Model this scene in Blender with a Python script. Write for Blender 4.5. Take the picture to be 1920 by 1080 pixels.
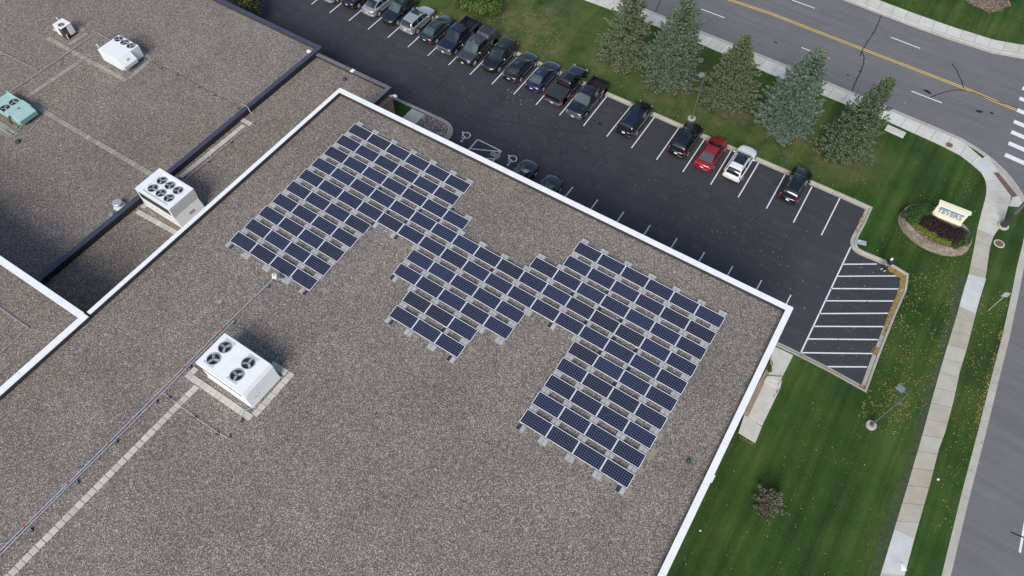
import bpy, bmesh, math, random
from mathutils import Vector, Matrix
R = math.radians
sc = bpy.context.scene
for o in list(bpy.data.objects):
    bpy.data.objects.remove(o)
col = sc.collection

# ------------------------------------------------------------------ camera
F, PIT, ROLL, YAW = 1352.56216, 0.56172, 0.02376, 0.56074      # solved from the solar array, the parking bays and the poles
CAM = Vector((34.48956, -29.6107, 52.18262))
_cy, _sy = math.cos(YAW), math.sin(YAW)
FW = Vector((-_sy * math.sin(PIT), _cy * math.sin(PIT), -math.cos(PIT)))
_rt = Vector((_cy, _sy, 0)); _up = _rt.cross(FW)
RT = math.cos(ROLL) * _rt + math.sin(ROLL) * _up
UP = -math.sin(ROLL) * _rt + math.cos(ROLL) * _up
cd = bpy.data.cameras.new('Camera'); cam = bpy.data.objects.new('Camera', cd); col.objects.link(cam)
cd.sensor_width = 36; cd.lens = F / 1920 * 36; cd.clip_start = 0.5; cd.clip_end = 3000
cam.matrix_world = Matrix(((RT.x, UP.x, -FW.x, CAM.x), (RT.y, UP.y, -FW.y, CAM.y), (RT.z, UP.z, -FW.z, CAM.z), (0, 0, 0, 1)))
sc.camera = cam
def at(px, py, z=0.0):
    """survey helper: the point of the horizontal plane at height z seen at a pixel of the 1920x1080 photograph"""
    d = FW * F + RT * (px - 960) - UP * (py - 540)
    return CAM + d * ((z - CAM.z) / d.z)
def at2(px, py, z=0.0):
    p = at(px, py, z); return (p.x, p.y)

# ------------------------------------------------------------------ world, sun, exposure
SUN_EL, SUN_DIR = R(40), Vector((0.24, -1.0, 0)).normalized()
w = bpy.data.worlds.new('World'); sc.world = w; w.use_nodes = True
nt = w.node_tree; nt.nodes.clear()
sky = nt.nodes.new('ShaderNodeTexSky'); sky.sky_type = 'NISHITA'; sky.sun_disc = False
sky.sun_elevation = SUN_EL; sky.sun_rotation = math.atan2(SUN_DIR.x, SUN_DIR.y)
sky.air_density = 1.0; sky.dust_density = 1.5; sky.ozone_density = 1.0
tc = nt.nodes.new('ShaderNodeTexCoord')
nz = nt.nodes.new('ShaderNodeTexNoise'); nz.inputs['Scale'].default_value = 3.2; nz.inputs['Detail'].default_value = 6; nz.inputs['Roughness'].default_value = 0.6
rp = nt.nodes.new('ShaderNodeValToRGB'); rp.color_ramp.elements[0].position = 0.56; rp.color_ramp.elements[1].position = 0.76
mx = nt.nodes.new('ShaderNodeMix'); mx.data_type = 'RGBA'
mx.inputs[7].default_value = (10.5, 10.4, 10.2, 1)
bg = nt.nodes.new('ShaderNodeBackground'); bg.inputs['Strength'].default_value = 0.10
wo = nt.nodes.new('ShaderNodeOutputWorld')
nt.links.new(tc.outputs['Generated'], nz.inputs['Vector']); nt.links.new(nz.outputs['Fac'], rp.inputs['Fac'])
nt.links.new(rp.outputs['Color'], mx.inputs[0]); nt.links.new(sky.outputs['Color'], mx.inputs[6])
nt.links.new(mx.outputs[2], bg.inputs['Color']); nt.links.new(bg.outputs['Background'], wo.inputs['Surface'])
sl = bpy.data.lights.new('Sun', 'SUN'); sl.energy = 2.4; sl.angle = R(31); sl.color = (1.0, 0.965, 0.91)
so = bpy.data.objects.new('Sun', sl); col.objects.link(so)
_d = Vector((SUN_DIR.x * math.cos(SUN_EL), SUN_DIR.y * math.cos(SUN_EL), math.sin(SUN_EL)))
so.rotation_euler = _d.to_track_quat('Z', 'Y').to_euler(); so.location = (0, -60, 80)
sc.view_settings.view_transform = 'Standard'; sc.view_settings.look = 'None'
sc.view_settings.exposure = 0.50; sc.view_settings.gamma = 1.0
sc.render.engine = 'CYCLES'
sc.cycles.max_bounces = 6; sc.cycles.diffuse_bounces = 3; sc.cycles.glossy_bounces = 3
sc.cycles.use_denoising = False

# ------------------------------------------------------------------ materials
def newmat(name):
    m = bpy.data.materials.new(name); m.use_nodes = True
    nt = m.node_tree; b = nt.nodes['Principled BSDF']
    return m, nt, b
def N(nt, t, **kw):
    n = nt.nodes.new(t)
    for k, v in kw.items():
        if k in n.inputs: n.inputs[k].default_value = v
        else: setattr(n, k, v)
    return n
def coords(nt, scale=None, rot=None):
    t = N(nt, 'ShaderNodeTexCoord')
    if scale is None: return t.outputs['Object']
    mp = N(nt, 'ShaderNodeMapping'); mp.inputs['Scale'].default_value = scale
    if rot: mp.inputs['Rotation'].default_value = rot
    nt.links.new(t.outputs['Object'], mp.inputs['Vector']); return mp.outputs['Vector']
def noise(nt, vec, scale, detail=3, rough=0.5):
    n = N(nt, 'ShaderNodeTexNoise', Scale=scale, Detail=detail, Roughness=rough)
    nt.links.new(vec, n.inputs['Vector']); return n.outputs['Fac']
def ramp(nt, fac, stops, interp='LINEAR'):
    r = N(nt, 'ShaderNodeValToRGB'); e = r.color_ramp; e.interpolation = interp
    while len(e.elements) < len(stops): e.elements.new(0.5)
    for el, (p, c) in zip(e.elements, stops):
        el.position = p; el.color = (c, c, c, 1) if isinstance(c, (int, float)) else (*c, 1)
    nt.links.new(fac, r.inputs['Fac']); return r.outputs['Color']
def mix(nt, fac, a, b, mode='MIX'):
    m = N(nt, 'ShaderNodeMix', data_type='RGBA', blend_type=mode)
    for k, v in ((0, fac), (6, a), (7, b)):
        if isinstance(v, (int, float)): m.inputs[k].default_value = v
        elif isinstance(v, tuple): m.inputs[k].default_value = (*v, 1)
        else: nt.links.new(v, m.inputs[k])
    return m.outputs[2]
def bump(nt, b, h, strength, dist=0.02):
    n = N(nt, 'ShaderNodeBump', Strength=strength, Distance=dist)
    nt.links.new(h, n.inputs['Height']); nt.links.new(n.outputs['Normal'], b.inputs['Normal'])
def plain(name, c, rough=0.6, metal=0.0, vary=0.12, vscale=3.0, coat=0.0, rand=None):
    """a painted, cast or moulded surface with faint mottling (and, if asked, a tone of its own per object or island)"""
    m, nt, b = newmat(name)
    v = coords(nt)
    f = ramp(nt, noise(nt, v, vscale, 4, 0.6), [(0.3, 1 - vary), (0.7, 1 + vary)])
    cc = mix(nt, 1.0, c, f, 'MULTIPLY')
    if rand:
        src, amt = rand
        if src == 'object': o = N(nt, 'ShaderNodeObjectInfo').outputs['Random']
        else: o = N(nt, 'ShaderNodeNewGeometry').outputs['Random Per Island']
        cc = mix(nt, 1.0, cc, ramp(nt, o, [(0, 1 - amt), (1, 1 + amt)]), 'MULTIPLY')
    nt.links.new(cc, b.inputs['Base Color'])
    b.inputs['Roughness'].default_value = rough; b.inputs['Metallic'].default_value = metal
    if coat: b.inputs['Coat Weight'].default_value = coat; b.inputs['Coat Roughness'].default_value = 0.04
    return m
def gravel_mat(name, dark, mid, light, scale=10.5, tone=1.0):
    m, nt, b = newmat(name); v = coords(nt)
    vo = N(nt, 'ShaderNodeTexVoronoi', Scale=scale, Randomness=1.0); nt.links.new(v, vo.inputs['Vector'])
    sp = N(nt, 'ShaderNodeSeparateColor'); nt.links.new(vo.outputs['Color'], sp.inputs['Color'])
    c1 = ramp(nt, sp.outputs['Red'], [(0.0, dark), (0.34, mid), (0.62, tuple(x * 1.25 for x in mid)), (0.86, light), (1.0, tuple(min(1, x * 1.7) for x in light))])
    tint = ramp(nt, sp.outputs['Green'], [(0, (1.10, 0.96, 0.88)), (0.5, (1, 1, 1)), (1, (0.93, 1.0, 1.07))])
    c2 = mix(nt, 1.0, c1, tint, 'MULTIPLY')
    big = mix(nt, 1.0, ramp(nt, noise(nt, v, 0.16, 5, 0.65), [(0.3, 0.84 * tone), (0.7, 1.13 * tone)]), ramp(nt, noise(nt, v, 0.045, 3, 0.6), [(0.3, (0.97, 0.93, 0.88)), (0.7, (1.0, 1.0, 1.02))]), 'MULTIPLY')
    medium = ramp(nt, noise(nt, v, 2.6, 3, 0.6), [(0.3, 0.86), (0.7, 1.12)])
    c3 = mix(nt, 1.0, mix(nt, 1.0, c2, big, 'MULTIPLY'), medium, 'MULTIPLY')
    nt.links.new(c3, b.inputs['Base Color']); b.inputs['Roughness'].default_value = 0.9
    bump(nt, b, vo.outputs['Distance'], 0.6, 0.03)
    return m
M = {}
M['gravel'] = gravel_mat('roof gravel', (0.056, 0.048, 0.042), (0.140, 0.123, 0.107), (0.325, 0.297, 0.262), 24.0)
M['river_rock'] = gravel_mat('river rock', (0.05, 0.04, 0.04), (0.15, 0.122, 0.118), (0.34, 0.31, 0.30), 11.0)
def asphalt(name, base, lo, hi, stain):
    m, nt, b = newmat(name); v = coords(nt)
    g = ramp(nt, noise(nt, v, 22, 2, 0.7), [(0.3, 0.86), (0.7, 1.15)])
    big = ramp(nt, noise(nt, v, 0.22, 5, 0.65), [(0.3, lo), (0.72, hi)])
    c = mix(nt, 1.0, mix(nt, 1.0, base, g, 'MULTIPLY'), big, 'MULTIPLY')
    st = ramp(nt, noise(nt, coords(nt, (0.5, 0.9, 1)), 1.1, 5, 0.62), [(0.53, 0.0), (0.76, 0.6)])
    c = mix(nt, st, c, stain)
    streak = ramp(nt, noise(nt, coords(nt, (0.06, 1.6, 1)), 1.0, 3, 0.6), [(0.35, 0.93), (0.65, 1.08)])
    c = mix(nt, 1.0, c, streak, 'MULTIPLY')
    nt.links.new(c, b.inputs['Base Color']); b.inputs['Roughness'].default_value = 0.82
    return m
M['lot'] = asphalt('sealed asphalt', (0.036, 0.037, 0.045), 0.86, 1.16, (0.075, 0.065, 0.058))
M['road'] = asphalt('worn grey asphalt', (0.140, 0.136, 0.143), 0.92, 1.08, (0.135, 0.128, 0.128))
M['seal'] = plain('crack sealant', (0.012, 0.012, 0.014), 0.45)
def concrete(name, c, amt=0.1):
    m, nt, b = newmat(name); v = coords(nt)
    isl = N(nt, 'ShaderNodeNewGeometry').outputs['Random Per Island']
    a = ramp(nt, isl, [(0, 1 - amt), (0.7, 1), (1, 1 + amt * 0.7)])
    t = ramp(nt, isl, [(0, (1.02, 0.99, 0.94)), (1, (0.98, 1.0, 1.02))])
    d = ramp(nt, noise(nt, v, 0.9, 6, 0.65), [(0.25, 0.82), (0.7, 1.1)])
    g = ramp(nt, noise(nt, v, 20, 2, 0.6), [(0.3, 0.93), (0.7, 1.06)])
    cc = mix(nt, 1.0, mix(nt, 1.0, c, a, 'MULTIPLY'), d, 'MULTIPLY')
    cc = mix(nt, 1.0, mix(nt, 1.0, cc, g, 'MULTIPLY'), t, 'MULTIPLY')
    nt.links.new(cc, b.inputs['Base Color']); b.inputs['Roughness'].default_value = 0.85
    return m
M['walk'] = concrete('pavement concrete', (0.55, 0.54, 0.50), 0.10)
M['kerb'] = concrete('kerb concrete', (0.39, 0.372, 0.32), 0.10)
M['roadkerb'] = concrete('road kerb concrete', (0.43, 0.415, 0.38), 0.08)
M['joint'] = plain('joint dirt', (0.06, 0.055, 0.048), 0.9)
M['paint'] = plain('white road paint', (0.72, 0.73, 0.74), 0.6, vary=0.12, vscale=5)
M['oldpaint'] = plain('faded white road paint', (0.58, 0.57, 0.59), 0.7, vary=0.2, vscale=5)
M['yellow'] = plain('yellow road paint', (0.70, 0.48, 0.07), 0.6, vary=0.14, vscale=3)
TREES = [(11.0, 28.9, 3.0), (16.6, 28.8, 3.3), (22.9, 29.0, 3.1), (29.1, 29.2, 3.1), (35.0, 29.4, 2.8)]
def grass_mat():
    m, nt, b = newmat('mown grass'); v = coords(nt)
    n1 = noise(nt, v, 0.17, 5, 0.6)
    c = ramp(nt, n1, [(0.30, (0.020, 0.049, 0.010)), (0.5, (0.035, 0.073, 0.015)), (0.70, (0.062, 0.094, 0.023))])
    # mowing passes run along the street
    st = ramp(nt, noise(nt, coords(nt, (1.15, 0.04, 1), (0, 0, R(-7))), 1.0, 5, 0.62), [(0.34, 0.64), (0.64, 1.27)])
    c = mix(nt, 0.85, c, st, 'MULTIPLY')
    f = ramp(nt, noise(nt, v, 14, 3, 0.7), [(0.3, 0.72), (0.7, 1.3)])
    c = mix(nt, 1.0, c, f, 'MULTIPLY')
    # thin, dry turf under the spruces and along the car park side
    dry = None
    for (x, y, r) in TREES + [(-2.5, 25.8, 6.5)]:
        d = N(nt, 'ShaderNodeVectorMath', operation='DISTANCE'); nt.links.new(v, d.inputs[0]); d.inputs[1].default_value = (x, y, 0.12)
        mr = N(nt, 'ShaderNodeMapRange'); mr.inputs['From Min'].default_value = r * 2.0; mr.inputs['From Max'].default_value = r * 0.9
        nt.links.new(d.outputs['Value'], mr.inputs['Value'])
        if dry is None: dry = mr.outputs[0]
        else:
            mm = N(nt, 'ShaderNodeMath', operation='MAXIMUM'); nt.links.new(dry, mm.inputs[0]); nt.links.new(mr.outputs[0], mm.inputs[1]); dry = mm.outputs[0]
    br = N(nt, 'ShaderNodeMath', operation='MULTIPLY'); nt.links.new(dry, br.inputs[0])
    nt.links.new(ramp(nt, noise(nt, v, 0.55, 6, 0.68), [(0.34, 0.05), (0.64, 0.85)]), br.inputs[1])
    c = mix(nt, br.outputs[0], c, (0.128, 0.124, 0.054))
    sp = ramp(nt, noise(nt, v, 0.33, 6, 0.7), [(0.6, 0.0), (0.78, 0.55)])
    c = mix(nt, sp, c, (0.105, 0.105, 0.045))
    nt.links.new(c, b.inputs['Base Color']); b.inputs['Roughness'].default_value = 0.95
    b.inputs['Specular IOR Level'].default_value = 0.15
    bump(nt, b, noise(nt, v, 9, 4, 0.7), 0.8, 0.06)
    return m
M['grass'] = grass_mat()
M['soil'] = plain('bare soil', (0.13, 0.095, 0.06), 0.95, vary=0.35, vscale=2.5)
M['sand'] = plain('bare roof silt', (0.26, 0.225, 0.17), 0.95, vary=0.12, vscale=6)
M['white_cap'] = plain('white parapet flashing', (0.79, 0.80, 0.80), 0.45, vary=0.06, vscale=1.4)
M['navy_cap'] = plain('dark slate flashing', (0.055, 0.06, 0.098), 0.4, vary=0.08, vscale=0.8)
M['brown_cap'] = plain('bronze grey flashing', (0.16, 0.15, 0.152), 0.45, vary=0.08, vscale=0.8)
M['membrane'] = plain('black roof membrane', (0.035, 0.036, 0.038), 0.7, vary=0.2)
M['dkmembrane'] = plain('dark blue wall flashing', (0.017, 0.018, 0.026), 0.6, vary=0.2)
def brick_mat():
    m, nt, b = newmat('brown brick'); t = N(nt, 'ShaderNodeTexCoord')
    br = N(nt, 'ShaderNodeTexBrick', Scale=1.0); br.inputs['Color1'].default_value = (0.33, 0.19, 0.145, 1); br.inputs['Color2'].default_value = (0.27, 0.155, 0.12, 1)
    br.inputs['Mortar'].default_value = (0.27, 0.22, 0.19, 1); br.inputs['Mortar Size'].default_value = 0.012
    br.inputs['Brick Width'].default_value = 0.30; br.inputs['Row Height'].default_value = 0.10
    s = N(nt, 'ShaderNodeSeparateXYZ'); nt.links.new(t.outputs['Object'], s.inputs[0])
    a = N(nt, 'ShaderNodeMath', operation='ADD'); nt.links.new(s.outputs['X'], a.inputs[0]); nt.links.new(s.outputs['Y'], a.inputs[1])
    c = N(nt, 'ShaderNodeCombineXYZ'); nt.links.new(a.outputs[0], c.inputs['X']); nt.links.new(s.outputs['Z'], c.inputs['Y'])
    nt.links.new(c.outputs[0], br.inputs['Vector']); nt.links.new(br.outputs['Color'], b.inputs['Base Color']); b.inputs['Roughness'].default_value = 0.9
    return m
M['brick'] = brick_mat()
M['stone'] = plain('pale stone band', (0.42, 0.38, 0.31), 0.8)
M['paver'] = plain('concrete paver', (0.47, 0.455, 0.405), 0.85, vary=0.10, vscale=4, rand=('object', 0.11))
M['oldpaver'] = plain('weathered concrete paver', (0.285, 0.265, 0.23), 0.9, vary=0.16, vscale=4, rand=('object', 0.16))
M['hvac'] = plain('white sheet steel', (0.78, 0.79, 0.79), 0.42, vary=0.03, vscale=1.2)
M['hvac_dim'] = plain('galvanised grey steel', (0.56, 0.58, 0.59), 0.4, vary=0.05)
M['teal'] = plain('pale green sheet steel', (0.34, 0.52, 0.49), 0.45, vary=0.10, vscale=1.6)
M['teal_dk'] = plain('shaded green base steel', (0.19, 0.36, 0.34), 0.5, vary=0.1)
M['coil'] = plain('condenser coil', (0.055, 0.055, 0.058), 0.5, 0.3)
M['brown_coil'] = plain('brown condenser coil', (0.10, 0.075, 0.05), 0.6, 0.2)
M['black'] = plain('matt black', (0.012, 0.012, 0.013), 0.6)
M['fan'] = plain('grey fan blade', (0.46, 0.47, 0.48), 0.4, 0.4)
M['galv'] = plain('galvanised pipe', (0.46, 0.50, 0.54), 0.35, 0.35, vary=0.08)
M['rubber'] = plain('black rubber', (0.02, 0.02, 0.02), 0.8)
M['red'] = plain('red tape', (0.55, 0.035, 0.03), 0.6)
M['alu'] = plain('brushed aluminium', (0.45, 0.465, 0.48), 0.35, 0.35, vary=0.04)
M['frame'] = plain('pale anodised frame', (0.72, 0.73, 0.75), 0.4, vary=0.03)
M['block'] = plain('ballast block', (0.38, 0.375, 0.365), 0.85, vary=0.10, vscale=5, rand=('object', 0.10))
M['pole'] = plain('grey painted steel', (0.13, 0.125, 0.125), 0.45, 0.2)
M['dkpole'] = plain('dark bronze steel', (0.055, 0.05, 0.055), 0.45, 0.3)
M['lamp'] = plain('lamp housing', (0.22, 0.245, 0.275), 0.35, 0.2)
def panel_mat():
    m, nt, b = newmat('photovoltaic cells'); t = N(nt, 'ShaderNodeTexCoord')
    s = N(nt, 'ShaderNodeSeparateXYZ'); nt.links.new(t.outputs['Object'], s.inputs[0])
    def line(out, pitch, wd):
        d = N(nt, 'ShaderNodeMath', operation='DIVIDE'); nt.links.new(out, d.inputs[0]); d.inputs[1].default_value = pitch
        f = N(nt, 'ShaderNodeMath', operation='FRACT'); nt.links.new(d.outputs[0], f.inputs[0])
        a = N(nt, 'ShaderNodeMath', operation='SUBTRACT'); nt.links.new(f.outputs[0], a.inputs[0]); a.inputs[1].default_value = 0.5
        c = N(nt, 'ShaderNodeMath', operation='ABSOLUTE'); nt.links.new(a.outputs[0], c.inputs[0])
        g = N(nt, 'ShaderNodeMath', operation='GREATER_THAN'); nt.links.new(c.outputs[0], g.inputs[0]); g.inputs[1].default_value = 0.5 - wd / pitch / 2
        return g.outputs[0]
    mm = N(nt, 'ShaderNodeMath', operation='MAXIMUM')
    nt.links.new(line(s.outputs['X'], 1.90 / 12, 0.017), mm.inputs[0]); nt.links.new(line(s.outputs['Y'], 0.936 / 6, 0.017), mm.inputs[1])
    o = N(nt, 'ShaderNodeObjectInfo').outputs['Random']
    cell = ramp(nt, o, [(0, (0.0095, 0.0105, 0.021)), (0.2, (0.0095, 0.0115, 0.033)), (0.75, (0.010, 0.014, 0.043)), (1, (0.012, 0.018, 0.056))])
    c = mix(nt, mm.outputs[0], cell, (0.125, 0.14, 0.185))
    nt.links.new(c, b.inputs['Base Color']); b.inputs['Roughness'].default_value = 0.22
    b.inputs['Specular IOR Level'].default_value = 0.35
    return m
M['cells'] = panel_mat()
def paint_mat(name, c, metal=0.0, rough=0.32):
    m, nt, b = newmat(name); v = coords(nt)
    f = ramp(nt, noise(nt, v, 6, 3, 0.6), [(0.3, 0.94), (0.7, 1.06)])
    nt.links.new(mix(nt, 1.0, c, f, 'MULTIPLY'), b.inputs['Base Color'])
    b.inputs['Metallic'].default_value = metal; b.inputs['Roughness'].default_value = rough
    b.inputs['Coat Weight'].default_value = 1.0; b.inputs['Coat Roughness'].default_value = 0.03; b.inputs['Coat IOR'].default_value = 1.62
    return m
M['glass'] = paint_mat('tinted glass', (0.012, 0.015, 0.017), 0.0, 0.08)
M['glass_lt'] = paint_mat('clear glass over pale cabin', (0.055, 0.075, 0.078), 0.0, 0.08)
M['tyre'] = plain('tyre rubber', (0.015, 0.015, 0.016), 0.8)
M['rim'] = plain('alloy wheel', (0.58, 0.59, 0.60), 0.35, 0.15)
M['headlight'] = plain('headlight lens', (0.20, 0.215, 0.23), 0.25, 0.0)
M['taillight'] = plain('red tail lamp lens', (0.42, 0.012, 0.015), 0.2, coat=1)
M['amber'] = plain('amber lens', (0.6, 0.2, 0.02), 0.3)
M['plate'] = plain('licence plate', (0.66, 0.70, 0.72), 0.5)
M['chrome'] = plain('chrome trim', (0.62, 0.64, 0.66), 0.15, 0.9)
M['plastic'] = plain('black plastic trim', (0.018, 0.018, 0.019), 0.5)

# ------------------------------------------------------------------ mesh helpers
class MB:
    """collects shapes, then links them as ONE mesh object"""
    def __init__(s): s.v = []; s.f = []; s.mi = []
    def add(s, vs, fs, m=0):
        k = len(s.v); s.v += [tuple(p) for p in vs]
        s.f += [tuple(k + i for i in f) for f in fs]; s.mi += [m] * len(fs); return s
    def box(s, c, d, rz=0, m=0, rx=0, ry=0):
        mt = Matrix.Translation(c) @ Matrix.Rotation(rz, 4, 'Z') @ Matrix.Rotation(ry, 4, 'Y') @ Matrix.Rotation(rx, 4, 'X')
        x, y, z = d[0] / 2, d[1] / 2, d[2] / 2
        vs = [mt @ Vector(p) for p in ((-x, -y, -z), (x, -y, -z), (x, y, -z), (-x, y, -z), (-x, -y, z), (x, -y, z), (x, y, z), (-x, y, z))]
        return s.add(vs, [(0, 3, 2, 1), (4, 5, 6, 7), (0, 1, 5, 4), (1, 2, 6, 5), (2, 3, 7, 6), (3, 0, 4, 7)], m)
    def hexa(s, pts, m=0):      # 8 corners: bottom ring then top ring
        return s.add(pts, [(0, 3, 2, 1), (4, 5, 6, 7), (0, 1, 5, 4), (1, 2, 6, 5), (2, 3, 7, 6), (3, 0, 4, 7)], m)
    def prism(s, poly, z0, z1, m=0, bottom=True):
        n = len(poly)
        vs = [(p[0], p[1], z0) for p in poly] + [(p[0], p[1], z1) for p in poly]
        fs = [tuple(range(n, 2 * n))] + ([tuple(range(n - 1, -1, -1))] if bottom else [])
        fs += [(i, (i + 1) % n, n + (i + 1) % n, n + i) for i in range(n)]
        return s.add(vs, fs, m)
    def sheet(s, poly, z, m=0):
        return s.add([(p[0], p[1], z) for p in poly], [tuple(range(len(poly)))], m)
    def tube(s, path, r, n=8, m=0, cap=True):
        path = [Vector(p) for p in path]; rings = []
        for i, p in enumerate(path):
            d = (path[min(i + 1, len(path) - 1)] - path[max(i - 1, 0)]).normalized()
            a = d.orthogonal().normalized() if abs(d.z) > 0.95 else d.cross(Vector((0, 0, 1))).normalized()
            b = d.cross(a); rr = r[i] if isinstance(r, (list, tuple)) else r
            rings.append([p + rr * (math.cos(2 * math.pi * k / n) * a + math.sin(2 * math.pi * k / n) * b) for k in range(n)])
        return s.loft(rings, m, cap)
    def loft(s, rings, m=0, cap=True):
        n = len(rings[0]); vs = [p for r in rings for p in r]; fs = []
        for i in range(len(rings) - 1):
            for k in range(n): fs.append((i * n + k, i * n + (k + 1) % n, (i + 1) * n + (k + 1) % n, (i + 1) * n + k))
        if cap: fs += [tuple(range(n - 1, -1, -1)), tuple((len(rings) - 1) * n + k for k in range(n))]
        return s.add(vs, fs, m)
    def lathe(s, prof, n=20, c=(0, 0, 0), m=0, axis='Z', cap=True, ph=0.0, sx=1.0, sy=1.0):
        rings = []
        for r, h in prof:
            ring = []
            for k in range(n):
                a = 2 * math.pi * k / n + ph
                p = Vector((r * math.cos(a) * sx, r * math.sin(a) * sy, h))
                if axis == 'X': p = Vector((p.z, p.x, p.y))
                if axis == 'Y': p = Vector((p.y, p.z, p.x))
                ring.append(p + Vector(c))
            rings.append(ring)
        return s.loft(rings, m, cap)
    def ball(s, c, d, m=0, n=10, k=6):
        return s.lathe([(max(0.02, math.sin(math.pi * i / k)), -math.cos(math.pi * i / k)) for i in range(k + 1)], n, (0, 0, 0), m)._last(c, d, n * (k + 1))
    def _last(s, c, d, cnt):
        for i in range(len(s.v) - cnt, len(s.v)):
            p = s.v[i]; s.v[i] = (c[0] + p[0] * d[0], c[1] + p[1] * d[1], c[2] + p[2] * d[2])
        return s
    def mesh(s, name, mats, smooth=None):
        me = bpy.data.meshes.new(name); me.from_pydata(s.v, [], s.f)
        for m in (mats if isinstance(mats, (list, tuple)) else [mats]): me.materials.append(m)
        me.polygons.foreach_set('material_index', s.mi)
        if smooth is not None:
            me.polygons.foreach_set('use_smooth', [True] * len(s.f))
            me.update(); me.set_sharp_from_angle(angle=R(smooth))
        me.update(); return me
    def build(s, name, mats, parent=None, smooth=None, loc=None, bevel=0, rz=0):
        o = bpy.data.objects.new(name, s.mesh(name, mats, smooth)); col.objects.link(o)
        if parent: o.parent = parent
        if loc is not None: o.location = loc
        if rz: o.rotation_euler.z = rz
        if bevel:
            b = o.modifiers.new('edge', 'BEVEL'); b.width = bevel; b.segments = 2; b.limit_method = 'ANGLE'; b.angle_limit = R(40)
        return o
def fix_normals(o):
    bm = bmesh.new(); bm.from_mesh(o.data); bmesh.ops.recalc_face_normals(bm, faces=bm.faces); bm.to_mesh(o.data); bm.free(); return o
def tag(o, label, cat, group=None):
    o['label'] = label; o['category'] = cat
    if group: o['group'] = group
    return o
def thing(name, label, cat, loc=(0, 0, 0), rz=0, group=None):
    o = bpy.data.objects.new(name, None); col.objects.link(o); o.location = loc; o.rotation_euler.z = rz
    o.empty_display_size = 0.3
    return tag(o, label, cat, group)
def structure(o): o['kind'] = 'structure'; return o
def stuff(o, label, cat): o['kind'] = 'stuff'; return tag(o, label, cat)
KIDS = {}
def kids(o): return [c for c in bpy.data.objects if c.parent == o]
def dup(root, loc, rz, label, group=None, tree=None):
    r = root.copy(); col.objects.link(r); r.location = loc; r.rotation_euler.z = rz; r['label'] = label
    if group: r['group'] = group
    for ch, subs in tree:
        c = ch.copy(); col.objects.link(c); c.parent = r
        for g in subs:
            d = g.copy(); col.objects.link(d); d.parent = c
    return r
def tree_of(root): return [(c, kids(c)) for c in kids(root)]
def nth(n):
    return '%d%s' % (n, 'th' if 10 <= n % 100 <= 20 else {1: 'st', 2: 'nd', 3: 'rd'}.get(n % 10, 'th'))
def resample(pts, step):
    pts = [Vector((p[0], p[1])) for p in pts]; out = [pts[0]]
    for a, b in zip(pts, pts[1:]):
        k = max(1, round((b - a).length / step))
        for i in range(1, k + 1): out.append(a.lerp(b, i / k))
    return out
def offset(pts, d):
    """polyline moved d to its left, mitred"""
    out = []
    for i, p in enumerate(pts):
        a = (p - pts[i - 1]).normalized() if i else None
        b = (pts[i + 1] - p).normalized() if i < len(pts) - 1 else None
        a = a or b; b = b or a
        na, nb = Vector((-a.y, a.x)), Vector((-b.y, b.x))
        m = na + nb; m = m / max(0.35, m.length_squared / 2)
        out.append(p + m * d)
    return out
def smooth_poly(pts, it=2):
    pts = [Vector((p[0], p[1])) for p in pts]
    for _ in range(it):
        q = [pts[0]]
        for a, b in zip(pts, pts[1:]): q += [a.lerp(b, 0.25), a.lerp(b, 0.75)]
        pts = q + [pts[-1]]
    return pts

# ================================================================== THE GROUND
LZ = 0.12                                   # lawns stand a kerb's height above the asphalt
structure(MB().sheet([(-400, -400), (500, -400), (500, 500), (-400, 500)], -0.06).build('ground', M['grass']))

# car park: edge of the asphalt, from far left along the back kerb, round the corner islands to the building
lot_edge = [(-90, 21.9), (-30, 22.75), (-9.76, 22.98), at2(1137.5, 180.5), at2(1321, 261), at2(1575, 371), at2(1622.5, 392.5), at2(1611, 418)]
curve = [at2(1596, 445), at2(1593.5, 456), at2(1599, 470), at2(1612, 478)]
lot_edge += [tuple(p) for p in smooth_poly([lot_edge[-1]] + curve, 2)[1:]]
lot_edge += [at2(1655, 496), at2(1691, 517.5), at2(1687.5, 542), at2(1667, 587.5), at2(1637, 662), at2(1615, 722), at2(1559, 691), at2(1502, 662), at2(1456, 640)]
lot = structure(MB().sheet(lot_edge + [(34, 5.5), (34, 0), (-90, 0)], 0.0).build('parking_lot', M['lot']))

def kerb(name, line, mats, gutter=0.30, top=0.17, step=0.75, every=4, lz=LZ, left=True, gz=0.012):
    """gutter pan and raised kerb swept along the asphalt edge, cast in lengths with a joint between"""
    pts = resample(line, step); s = 1 if left else -1
    prof = [(0.0, gz - 0.03), (0.0, gz), (gutter, gz + 0.012), (gutter + 0.025, lz + 0.02), (gutter + top, lz + 0.025), (gutter + top, lz - 0.2)]
    cols = [offset(pts, s * d) for d, _ in prof]
    m = MB(); i = 0
    while i < len(pts) - 1:
        j = min(i + every, len(pts) - 1); rows = []
        for k in range(i, j + 1): rows.append([Vector((*cols[q][k], prof[q][1])) for q in range(len(prof))])
        if len(rows) > 1:                     # open a 14 mm joint at each end of the cast length
            for r_, o_ in ((0, 1), (-1, -2)):
                for q in range(len(prof)):
                    dd = (rows[o_][q] - rows[r_][q]); rows[r_][q] = rows[r_][q] + dd.normalized() * min(0.009, dd.length / 3)
        m.loft(rows, 0, True) if left else m.loft([list(reversed(r)) for r in rows], 0, True)
        i = j
    o = m.build(name, mats); fix_normals(o)
    b = MB()                                  # dirt in the joints
    rows = [[Vector((*cols[q][k], prof[q][1] - 0.012)) for q in range(len(prof))] for k in range(len(pts))]
    b.loft(rows, 0, False); d = b.build('joint_dirt', M['joint'], o)
    structure(o); return cols[-1]
back = kerb('kerb', lot_edge, M['kerb'], 0.30, 0.20)
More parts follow.
